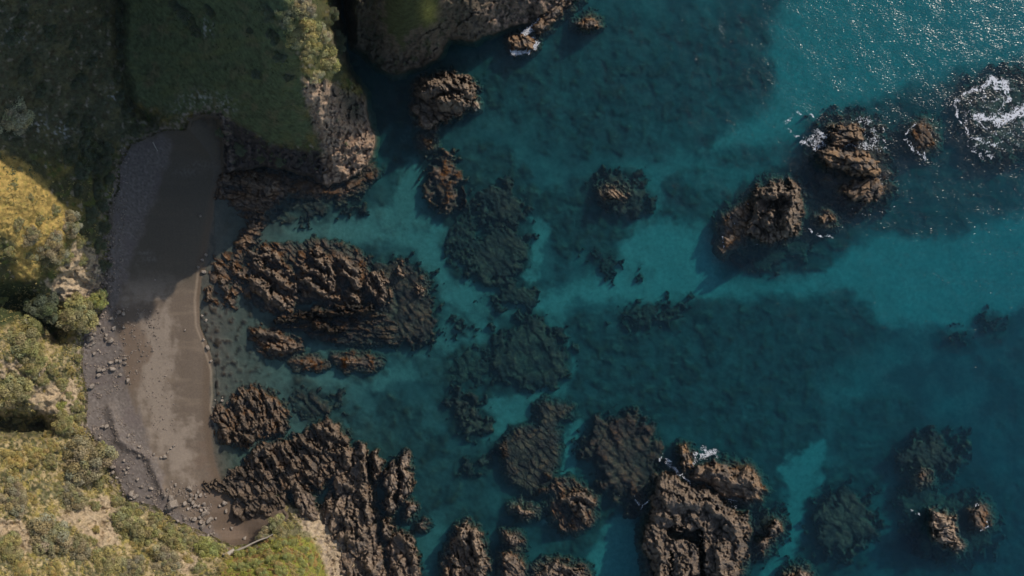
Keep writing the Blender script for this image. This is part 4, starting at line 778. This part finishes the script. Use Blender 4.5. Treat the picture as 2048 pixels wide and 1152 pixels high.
MARKS = [(px, py, re_) for (px, py, re_) in (
 (20,228,'the pale knobbly crowned tree'),(642,118,'the tree on the cliff top'),(600,50,'the ridge tree'),(150,632,'the broad olive tree overhanging the beach'),(40,688,'the big rounded olive tree'),
 (15,780,'the tree above the ravine'),(100,495,'the grey tree on the golden spur'),(55,470,'the lower golden grass'),(168,925,'the largest grey olive tree'),(145,1000,'the thin grey tree with bare branches'),
 (95,1082,'the wide grey green tree'),(246,1040,'the bare pale earth patch'),(350,1082,'the olive tree by the gravel'),(415,1103,'the round green crown'),(330,1128,'the grey tree at the bottom edge'),
 (555,1052,'the bushy olive tree on the knoll'),(60,910,'the yellow olive tree under the ravine'),(22,925,'the golden brown bushy tree'),(60,850,'the dark ravine'),(370,225,'the pale flax patch'),(240,100,'the gully bend'),
 (118,262,'the pale rock scree'),(310,285,'the driftwood pole'),(215,400,'the pale rocks behind the gravel'),(30,75,'the pale grey patch at the far top'),(415,55,'the pale stone on the green slope'),
 (240,5,'the top end of the gully'),(120,40,'the gully rim at the top'),(640,1120,'the tan cliff edge'),(505,1095,'the long bleached trunk'),(458,1106,'the short pale trunk'),(540,1145,'the bottom edge of the knoll'),
 (345,1010,'the largest brown boulder'),(379,977,'the pale tall boulder'),(408,1027,'the bulky boulder'),(418,1041,'the dark sided boulder'),(221,681,'the tall grey boulder'),(179,678,'the dark cracked boulder'),
 (238,624,'the pair below the shadow line'),(183,773,'the dark boulder under the bluff'),(279,893,'the lone light boulder'),(213,853,'the pale lumpy boulder'),(225,934,'the upright grey boulder'),(263,987,'the mossy dark boulder'),
 (415,696,'the pale boulder on the water line'),(407,544,'the round tan boulder'),(449,1006,'the flat brown stone'),(330,913,'the little dry sand cluster'),(444,801,'the pale platform stone'),(463,1057,'the lone boulder on wet sand'),(232,722,'the row of boulders up the beach'))]
def where(px, py, used, kind, grp):
    """a phrase that places one plant or stone beside something one can find"""
    c = sorted(MARKS, key=lambda m: (m[0]-px)**2+(m[1]-py)**2)
    for m in c[:4]:
        dx, dy = px-m[0], py-m[1]; d = math.hypot(dx, dy)
        ways = (['below', 'above'][dy < 0] if abs(dy) > abs(dx) else ['right of', 'left of'][dx < 0])
        dist = 'close' if d < 16 else 'just' if d < 32 else 'a little way' if d < 60 else 'farther'
        diag = '' if min(abs(dx), abs(dy)) < .35*max(abs(dx), abs(dy)) else (' and to its right' if dx > 0 else ' and to its left') if abs(dy) > abs(dx) else (' and lower' if dy > 0 else ' and higher')
        t = f"{kind} {dist} {ways} {m[2]}{diag}"
        if t not in used and len(t.split()) <= 16: used.add(t); return t
    return f"{kind} {grp}"
USED = set()
def size_word(r_, a, b): return 'small ' if r_ < a else 'large ' if r_ > b else ''
for lab, kd, L_ in SH:
    head, rest = lab.split(' on ' if ' on ' in lab else ' growing ', 1)
    for i, (px, py, r_) in enumerate(L_):
        px += random.uniform(-2, 2); py += random.uniform(-2, 2)
        plant('shrub', where(px, py, USED, (size_word(r_, 11, 17)+head).strip(), 'on '+rest.replace('in ', '', 1) if ' growing ' in lab else 'on '+rest), 'shrub', px, py, r_, kd, i % 2, lab.replace('bush', 'bushes', 1), hs=.7)

# ground cover tufts: one mass of small leafy tufts
def ground_cover():
    r = np.random.default_rng(31); n = 26000
    px = r.uniform(-30, 760, n); py = r.uniform(-20, 1175, n); P_ = np.stack([px, py], 0)
    low = ss(560, 640, py); dens = .35+.65*low; g = sdf(px, py, GRASS) > 6; dens = np.where(g, .22, dens)
    for P in BARE+[TANCLIFF, CLIFF]: dens = np.where(sdf(px, py, P) > 2, .05, dens)
    nn = fbm(px/30, py/30, 3, 91); dens = dens*ss(-.35, .15, nn+.2*low); kn = sdf(px, py, KNOLL) > 0; dens = np.where(kn, .95, dens)
    k = (r.uniform(0, 1, n) < dens) & (sdf(px, py, BEACH) < -4)
    px, py = px[k], py[k]; z, sd_ = land_height(px[None], py[None]); z = z[0]; sd_ = sd_[0]
    k = (sd_ > 14) & (z > 1.2); px, py, z = px[k], py[k], z[k]
    X, Y, Z = P2W(px, py, z); nk = ss(-.1, .3, fbm(px/25, py/25, 3, 92)); kn = sdf(px, py, KNOLL) > 0; lw = ss(300, 420, py)
    V = []; CO = []
    for i in range(len(X)):
        m_ = 7; s = r.uniform(.2, .5); d = r.normal(size=(m_, 3)); d[:, 2] = np.abs(d[:, 2]); d /= np.linalg.norm(d, axis=1)[:, None]
        p = np.array([X[i], Y[i], Z[i]])+d*s*np.array([1, 1, .8]); t1 = np.cross(d+r.normal(size=(m_, 3))*.5, r.normal(size=(m_, 3))); t1 /= np.linalg.norm(t1, axis=1)[:, None]; t2 = np.cross(d, t1)
        q = .17; V.append(np.stack([p-t1*q, p-t2*q*.6, p+t1*q, p+t2*q*.6], 1).reshape(-1, 3))
        base = (np.array((.37,.30,.115)) if r.uniform() < .5+.4*nk[i] else np.array((.21,.205,.09))) if lw[i] > .5 else np.array((.10,.12,.06))
        if kn[i]: base = np.array((.28,.29,.05)) if r.uniform() < .5+.5*(nk[i]-.5) else np.array((.30,.17,.07))
        CO.append(np.tile(base*r.uniform(.7, 1.3), (m_*4, 1)))
    V = np.concatenate(V); return add('ground_cover', mesh_np('ground_cover', V, np.arange(len(V)).reshape(-1, 4), M_leaf, np.concatenate(CO), smooth=False))
o = ground_cover(); o['kind'] = 'stuff'

# ------------------------------------------------------------------ boulders and stones on the beach
import bmesh
def boulder_mesh(seed, sub=3):
    bm = bmesh.new(); bmesh.ops.create_icosphere(bm, subdivisions=sub, radius=1)
    rr = random.Random(seed); pl = [(Vector((rr.gauss(0, 1), rr.gauss(0, 1), rr.gauss(0, .7))).normalized(), rr.uniform(.5, .85)) for _ in range(11)]
    off = Vector((seed*3.1, seed*1.7, 0)); sx = rr.uniform(.8, 1.15)
    for v in bm.verts:
        p = v.co.copy()
        for nrm, d in pl:
            e = p.dot(nrm)-d
            if e > 0: p -= nrm*e*.9
        p *= 1+.16*mn.noise(p*1.7+off)+.07*mn.noise(p*4.5+off)
        v.co = Vector((p.x*sx, p.y/sx, p.z*.8))
    me = bpy.data.meshes.new('boulder'); bm.to_mesh(me); bm.free()
    for p in me.polygons: p.use_smooth = sub > 1
    a = me.color_attributes.new('Col', 'FLOAT_COLOR', 'POINT'); t = rr.uniform(.8, 1.2)
    col = np.ones((len(me.vertices), 4), np.float32); col[:, :3] = (.30*t, .255*t, .215*t); a.data.foreach_set('color', col.ravel())
    me.materials.append(M_rock); return me
BM = [boulder_mesh(i+1) for i in range(9)]
def boulder(px, py, r_, label, group, k=None):
    z = max(land_z(px, py), -.3); x, y, _ = P2W(px, py, z+r_*PX*.5)
    o = add('boulder', BM[(k if k is not None else random.randrange(9)) % 9], loc=(x, y, z+r_*PX*.42))
    s = r_*PX*(1-z/H)*.80; o.scale = (s*random.uniform(.9, 1.15), s*random.uniform(.9, 1.1), s*random.uniform(1.05, 1.4)); o.rotation_euler = (random.uniform(-.3, .3), random.uniform(-.3, .3), random.uniform(0, 6.28))
    return tag(o, label, 'boulder', group)
BG = 'boulders scattered on the beach'
for px, py, r_, lab in [
 (221,681,9,'tall grey boulder throwing a long shadow on the upper beach'), (179,678,10,'dark cracked boulder close under the sandy bluff'),
 (238,624,7.5,'grey boulder just below the beach shadow line'), (247,627,6,'second boulder touching the one just below the beach shadow line'),
 (345,1010,14,'largest brown boulder at the south end of the gravel'), (342,996,8,'rounded boulder leaning on the largest brown boulder'), (336,1019,8,'dark boulder low on the west side of the largest brown boulder'),
 (379,977,7.5,'pale tall boulder with a wide shadow, north end of the rock pile'), (279,893,5.5,'light boulder standing alone on the gravel berm'), (279,912,4.5,'small rounded boulder below the lone light one'),
 (257,871,4.5,'small boulder at the top of the gravel berm, shadow to its left'), (275,959,4.5,'single pale boulder on the lower gravel'), (263,987,9,'mossy dark boulder heap stone at the foot of the slope'),
 (418,1041,9,'dark sided boulder at the sandy edge of the rock pile'), (463,1057,5.5,'lone boulder on the wet brown sand'), (489,1077,5.5,'boulder at the inner corner of the brown sand'),
 (415,696,7,'pale boulder with a shadow exactly on the water line'), (407,679,4.5,'small boulder on the water line above the pale one'), (407,544,7,'round tan boulder at the tip of the shadow by the water'),
 (400,432,5,'single pale boulder on the shaded sand'), (330,913,5.5,'boulder of a little cluster on the dry sand'), (308,908,4.5,'boulder between the gravel and the dry sand cluster'),
 (183,773,8,'dark boulder with deep shadow at the foot of the bluff'), (449,1006,7,'flat brown stone in the sandy gap of the reef'), (444,801,5.5,'pale stone at the north tip of the dark platform'),
 (225,934,6,'upright grey boulder against the slope by the gravel'), (408,1027,8,'bulky boulder in the middle of the rock pile'), (351,970,4.5,'dark pointed stone on the pale sand'), (213,853,7,'pale lumpy boulder in the reddish rubble')]:
    boulder(px, py, r_, lab, BG)
for lab, L_ in [('grey boulder in the rock pile at the south end of the beach', [(382,990,5),(334,980,5),(359,982,4),(370,1008,6),(380,999,6),(385,1006,7),(390,1012,6),(392,992,5),(391,997,5),(401,990,5),(408,1008,7),(407,1016,5),(411,1020,5),(402,1020,5),(397,1012,5),(400,1034,6),(388,1039,7),(382,1037,4),(370,1038,5),(356,1042,5),(401,1044,6),(405,1054,8),(408,1046,5),(420,1054,4),(407,1072,5),(412,1076,5),(417,1071,4),(422,1069,4),(428,1067,3.5),(396,984,4),(376,1018,4)]),
 ('small boulder on the upper beach below the sandy bluff', [(211,678,6),(212,671,6),(187,686,5),(175,692,5),(188,707,5),(199,648,5),(207,658,6),(189,668,5),(228,656,6),(247,654,4),(222,637,6),(221,725,6),(232,722,6),(240,722,5),(250,717,5),(250,727,5),(240,733,4),(199,740,7),(207,740,6),(224,738,8),(240,750,5),(197,751,6),(255,761,6),(183,690,4),(170,690,4),(196,700,3)]),
 ('small stone on the lower gravel', [(200,876,5),(206,853,6),(248,921,4),(256,936,4.5),(248,940,4),(252,946,4.5),(283,973,4.5),(302,977,5),(270,993,7),(297,993,5),(303,992,4),(275,960,4),(322,915,4),(226,945,5),(233,955,4),(240,962,4),(212,895,4),(215,905,4),(205,885,4),(262,998,5),(285,1005,4),(330,992,4)]),
 ('small stone on open sand or at the water line', [(452,1022,5),(439,1012,4.5),(432,1037,3.5),(348,891,4),(412,641,4),(404,631,4),(422,722,4),(335,905,3),(342,897,3),(430,800,3),(426,815,3),(445,795,3),(412,510,5),(404,520,5),(396,534,4),(447,1058,2.5),(370,660,3),(310,560,2.5)])]:
    hd = 'grey boulder' if 'grey' in lab else 'small boulder' if 'small boulder' in lab else 'small stone'
    for px, py, r_ in L_: boulder(px, py, r_, where(px, py, USED, ('bigger ' if r_ >= 6.5 else 'tiny ' if r_ <= 3.2 else '')+hd, lab.split(hd, 1)[1].strip()), lab.replace('boulder', 'boulders', 1).replace('small stone', 'small stones', 1))
def rubble():
    r = np.random.default_rng(5); out = []
    def pts(n, poly, s0, s1, soft=0):
        P = np.array(poly); x = r.uniform(P[:, 0].min(), P[:, 0].max(), n*4); y = r.uniform(P[:, 1].min(), P[:, 1].max(), n*4)
        k = np.nonzero((sdf(x, y, poly) > 0) & (fbm(x/16, y/16, 2, 44)+r.uniform(-.2, .2, n*4) > -.02))[0][:n]
        for i in k: out.append((x[i], y[i], s0*(s1/s0)**(r.uniform()**1.7)))
    pts(600, [(170,640),(240,610),(330,620),(320,680),(270,760),(240,790),(175,800),(165,720)], 0.8, 2.6)
    pts(700, [(175,800),(240,830),(300,905),(325,990),(270,1010),(225,960),(190,880)], .7, 1.9)
    pts(520, [(330,960),(400,970),(425,1010),(430,1080),(390,1060),(330,1030),(300,1000)], .9, 2.6)
    pts(160, [(270,650),(345,680),(350,860),(300,860)], .7, 1.8); pts(300, [(150,830),(180,820),(240,940),(250,1000),(215,960)], 1.0, 2.8)
    pts(420, [(235,300),(262,290),(240,600),(205,640),(205,560)], .9, 2.6); pts(200, [(400,600),(450,600),(470,700),(440,780),(425,700)], 1, 2.6)
    pts(260, [(180,560),(215,440),(235,440),(225,600),(200,640),(150,600)], 1.2, 4)
    base = bmesh.new(); bmesh.ops.create_icosphere(base, subdivisions=1, radius=1); bv = np.array([v.co[:] for v in base.verts]); bf = np.array([[v.index for v in f.verts] for f in base.faces]); base.free()
    A = np.array(out); z, _ = land_height(A[None, :, 0], A[None, :, 1]); z = z[0]; V = []; F = []; CO = []
    X, Y, Z = P2W(A[:, 0], A[:, 1], z)
    for i in range(len(A)):
        if z[i] < -.6: continue
        q = bv*r.uniform(.7, 1.15, (len(bv), 1))*np.array([r.uniform(.8, 1.2), r.uniform(.8, 1.2), .75])*A[i, 2]*PX
        a = r.uniform(0, 6.28); q = q @ np.array([[math.cos(a), math.sin(a), 0], [-math.sin(a), math.cos(a), 0], [0, 0, 1]])
        F.append(bf+len(V)*len(bv)); V.append(q+np.array([X[i], Y[i], Z[i]+A[i, 2]*PX*.35])); CO.append(np.tile(np.array((.25,.205,.17))*r.uniform(.6, 1.35), (len(bv), 1)))
    return add('rubble', mesh_np('rubble', np.concatenate(V), np.concatenate(F), M_rock, np.concatenate(CO), smooth=False))
o = rubble(); o['kind'] = 'stuff'
# fallen timber
def log(name, label, p0, p1, r0, r1, dz=.4):
    a = Vector(P2W(*p0, land_z(*p0)+dz)); b_ = Vector(P2W(*p1, land_z(*p1)+dz)); n = 7; pts = []
    for i in range(n):
        t = i/(n-1); p = a.lerp(b_, t); pts.append(tuple(p+Vector((mn.noise(p*.7)*.25, mn.noise(p*.6+Vector((5, 0, 0)))*.25, 0))))
    V, F = tube(pts, [r0+(r1-r0)*i/(n-1) for i in range(n)], 8); V = np.array(V)-np.array(a)
    return tag(add(name, mesh_np(name, V, np.array(F), M_bark), loc=a), label, 'log')
log('driftwood_log', 'thin bare driftwood pole lying across the shaded gravel', (306,284), (315,302), .14, .08)
log('fallen_trunk', 'pale weathered trunk leaning out beside the round green tree', (448,1113), (472,1098), .55, .35, .6)
log('fallen_trunk', 'long thin bleached trunk lying along the top of the knoll edge', (470,1103), (545,1068), .22, .12, .8)
log('dead_branch', 'bleached dead branch on the bare ground beside the small bright green tree', (50,640), (66,662), .35, .15, .8)
log('dead_branch', 'forked bleached branch poking out below the broad olive tree', (160,645), (178,652), .12, .05, .8)

# ------------------------------------------------------------------ foam
def foam(label, poly, dens, scale=7, seed=1, strokes=(), thr=.5, step=.9):
    P = np.array(poly, float); (x0, y0), (x1, y1) = P.min(0)-8, P.max(0)+8
    xs = np.arange(x0, x1, step); ys = np.arange(y0, y1, step); px, py = np.meshgrid(xs, ys)
    wx = px+9*fbm(px/18, py/18, 3, seed); wy = py+9*fbm(px/18, py/18, 3, seed+1)
    env = ss(-3, 10, sdf(wx, wy, poly))*dens
    lace = 1-np.abs(fbm(wx/scale, wy/scale, 4, seed+2, gain=.6))*3.4
    lace = np.maximum(lace, (1-np.abs(fbm(wx/scale/2.2, wy/scale/2.2, 3, seed+3))*4.2))
    for (ax, ay, bx, by, w_, s_) in strokes: env = np.maximum(env, 1.22*s_*np.exp(-(segd(wx, wy, ax, ay, bx, by)/w_)**2))
    grain = _h(np.floor(px/step), np.floor(py/step), seed+4)
    l1 = 1-np.abs(fbm(wx/scale, wy/scale, 3, seed+2, gain=.55))*5.5; l2 = 1-np.abs(fbm(wx/scale*1.9, wy/scale*1.9, 3, seed+3))*4.5
    lace = np.maximum(np.clip(l1, 0, 1), .8*np.clip(l2, 0, 1)); brk = .75+1.1*fbm(px/13, py/13, 3, seed+5)
    cov = env*lace*brk + .35*np.clip(env-.8, 0, 1)
    m = cov > .30+.42*grain
    cells = m[:-1,:-1]
    f, used = grid_faces(cells)
    if not len(f): return
    z = .05+.05*gn(px/3, py/3, seed+6)
    X, Y, Z = P2W(px, py, z); V = np.stack([X, Y, Z], -1).reshape(-1, 3)[used]
    o = add('sea_foam', mesh_np('sea_foam', V, f, M_foam)); tag(o, label); o['kind'] = 'stuff'
foam('big lacy swirl of white foam at the right edge', [(1908,200),(1930,180),(1975,150),(2010,155),(2030,190),(2032,230),(2060,220),(2060,300),(2000,310),(1960,325),(1925,300),(1912,260)], .50, 12, 11,
 [(1912,200,1940,182,6,.9),(1940,182,1975,175,7,.9),(1980,165,2005,165,14,1.0),(2010,170,2020,205,7,.9),(1912,200,1915,235,5,.85),(1915,235,1945,275,4,.85),(1945,275,1990,290,7,.8),(1950,235,1990,237,7,1.3),(1985,160,2015,180,12,1.3),(1995,245,2060,212,12,1.4),(1960,240,1975,270,3,.8),(1995,180,2000,225,4,.8),(2005,175,2010,220,3,.8),(1940,300,1985,315,5,.7)], thr=.72)
foam('patch of churned foam on the left side of the eastern surf rocks', [(1605,265),(1630,258),(1655,275),(1655,298),(1610,298)], .8, 5, 21, [(1605,285,1640,296,5,1.0),(1630,262,1655,275,5,.9)], thr=.62)
foam('foam streaks draped over and around the eastern surf rocks', [(1690,228),(1745,225),(1765,270),(1770,330),(1755,310),(1740,305),(1700,300),(1670,300),(1700,285),(1720,275),(1715,255)], .62, 5, 31, [(1720,280,1740,300,7,.85),(1680,290,1740,292,3.5,.8),(1765,260,1772,310,3,.7)], thr=.62)
foam('foam at the right end of the lowest eastern surf rock', [(1735,355),(1765,352),(1775,375),(1765,390),(1750,380)], .8, 5, 41, thr=.62)
foam('thin broken ring of foam on the teal water', [(1560,222),(1600,215),(1645,235),(1640,275),(1600,280),(1560,260)], .0, 5, 51, [(1568,245,1582,265,3.5,.75),(1582,265,1605,275,3,.75),(1572,242,1590,228,3,.65),(1595,226,1625,228,3,.75),(1625,228,1638,240,3,.7)], thr=.66)
foam('arc of foam around the lone dark washed rock', [(1805,245),(1840,235),(1880,250),(1880,300),(1850,325),(1810,305)], .0, 5, 61, [(1812,265,1830,245,3,.75),(1812,280,1830,300,4,.85),(1830,300,1848,318,3,.8),(1845,305,1850,320,2.5,.7)], thr=.64)
foam('foam streak south of the small brown rock', [(1610,460),(1660,465),(1680,480),(1640,480)], .0, 5, 71, [(1618,458,1635,470,3,.8),(1635,470,1662,474,3.5,.8),(1622,438,1630,430,2,.5)], thr=.62)
foam('scattered foam lines east of the small brown rock', [(1690,410),(1800,400),(1800,430),(1700,430)], .0, 5, 75, [(1702,420,1720,428,3,.65),(1722,425,1742,430,3,.7),(1782,406,1795,416,2,.6),(1850,395,1890,408,3,.5)], thr=.6)
foam('bright burst of foam where the orange spike meets the bedded slab', [(1388,900),(1405,885),(1440,905),(1450,915),(1420,922),(1385,930)], .85, 5, 81, [(1395,908,1430,905,9,1.05),(1378,940,1390,915,3,.9)], thr=.62)
foam('white wash in the cleft left of the orange spike', [(1325,915),(1340,918),(1365,950),(1380,968),(1350,955)], .7, 5, 91, [(1334,924,1342,930,6,1.2),(1342,930,1356,942,5,1.1),(1356,944,1382,966,3,1.0),(1325,900,1310,945,3,.7)], thr=.6)
foam('small foam swirl in the cleft east of the great bottom stack', [(1450,1000),(1475,998),(1475,1020),(1455,1018)], .55, 5, 101, [(1455,1000,1470,1002,2,.8),(1468,1002,1473,1018,2,.8)], thr=.62)
foam('thin foam edging the brown reef west of the great bottom stack', [(1240,980),(1300,980),(1300,1020),(1250,1010)], .0, 5, 111, [(1222,988,1240,993,2.5,.7),(1270,995,1282,1016,5,.8),(1282,1016,1294,1002,3,.9)], thr=.62)
foam('white foam on the ledge beside the headland toe', [(1045,60),(1065,35),(1092,25),(1088,38),(1068,60),(1055,70)], .75, 5, 121, [(1050,66,1064,55,9,1.4),(1066,52,1076,40,7,1.3),(1076,38,1095,28,5,1.1)], thr=.6)
foam('white foam under the wave washed rock by the headland toe', [(1028,95),(1050,96),(1070,82),(1075,92),(1060,105),(1035,108)], .7, 5, 131, [(1024,103,1055,104,7,1.35),(1060,98,1074,82,7,1.2),(1020,84,1018,96,4,1.0),(1045,66,1072,76,4,1.0)], thr=.6)
foam('foam specks around the pale ribbed rock', [(1815,1010),(1850,1000),(1850,1050),(1820,1050)], .3, 5, 141, [(1825,1022,1840,1030,5,.7),(1912,1060,1928,1092,4,.9),(1900,1030,1910,1050,3,.7)], thr=.6)
foam('curl of foam round the low dark oval rock', [(1940,1000),(1985,1000),(1985,1070),(1950,1060)], .0, 5, 151, [(1950,1012,1965,1012,2.5,.8),(1972,1040,1974,1055,2.5,1.0),(1973,1055,1962,1060,2.5,.9)], thr=.6)
foam('foam rim along the western ledge of the square grey stack', [(1440,420),(1500,400),(1510,440),(1470,500),(1440,490)], .0, 5, 161, [(1460,435,1480,460,4,.6),(1445,475,1448,492,2,.8),(1490,405,1500,420,4,.6),(1500,485,1520,492,3,.6)], thr=.62)
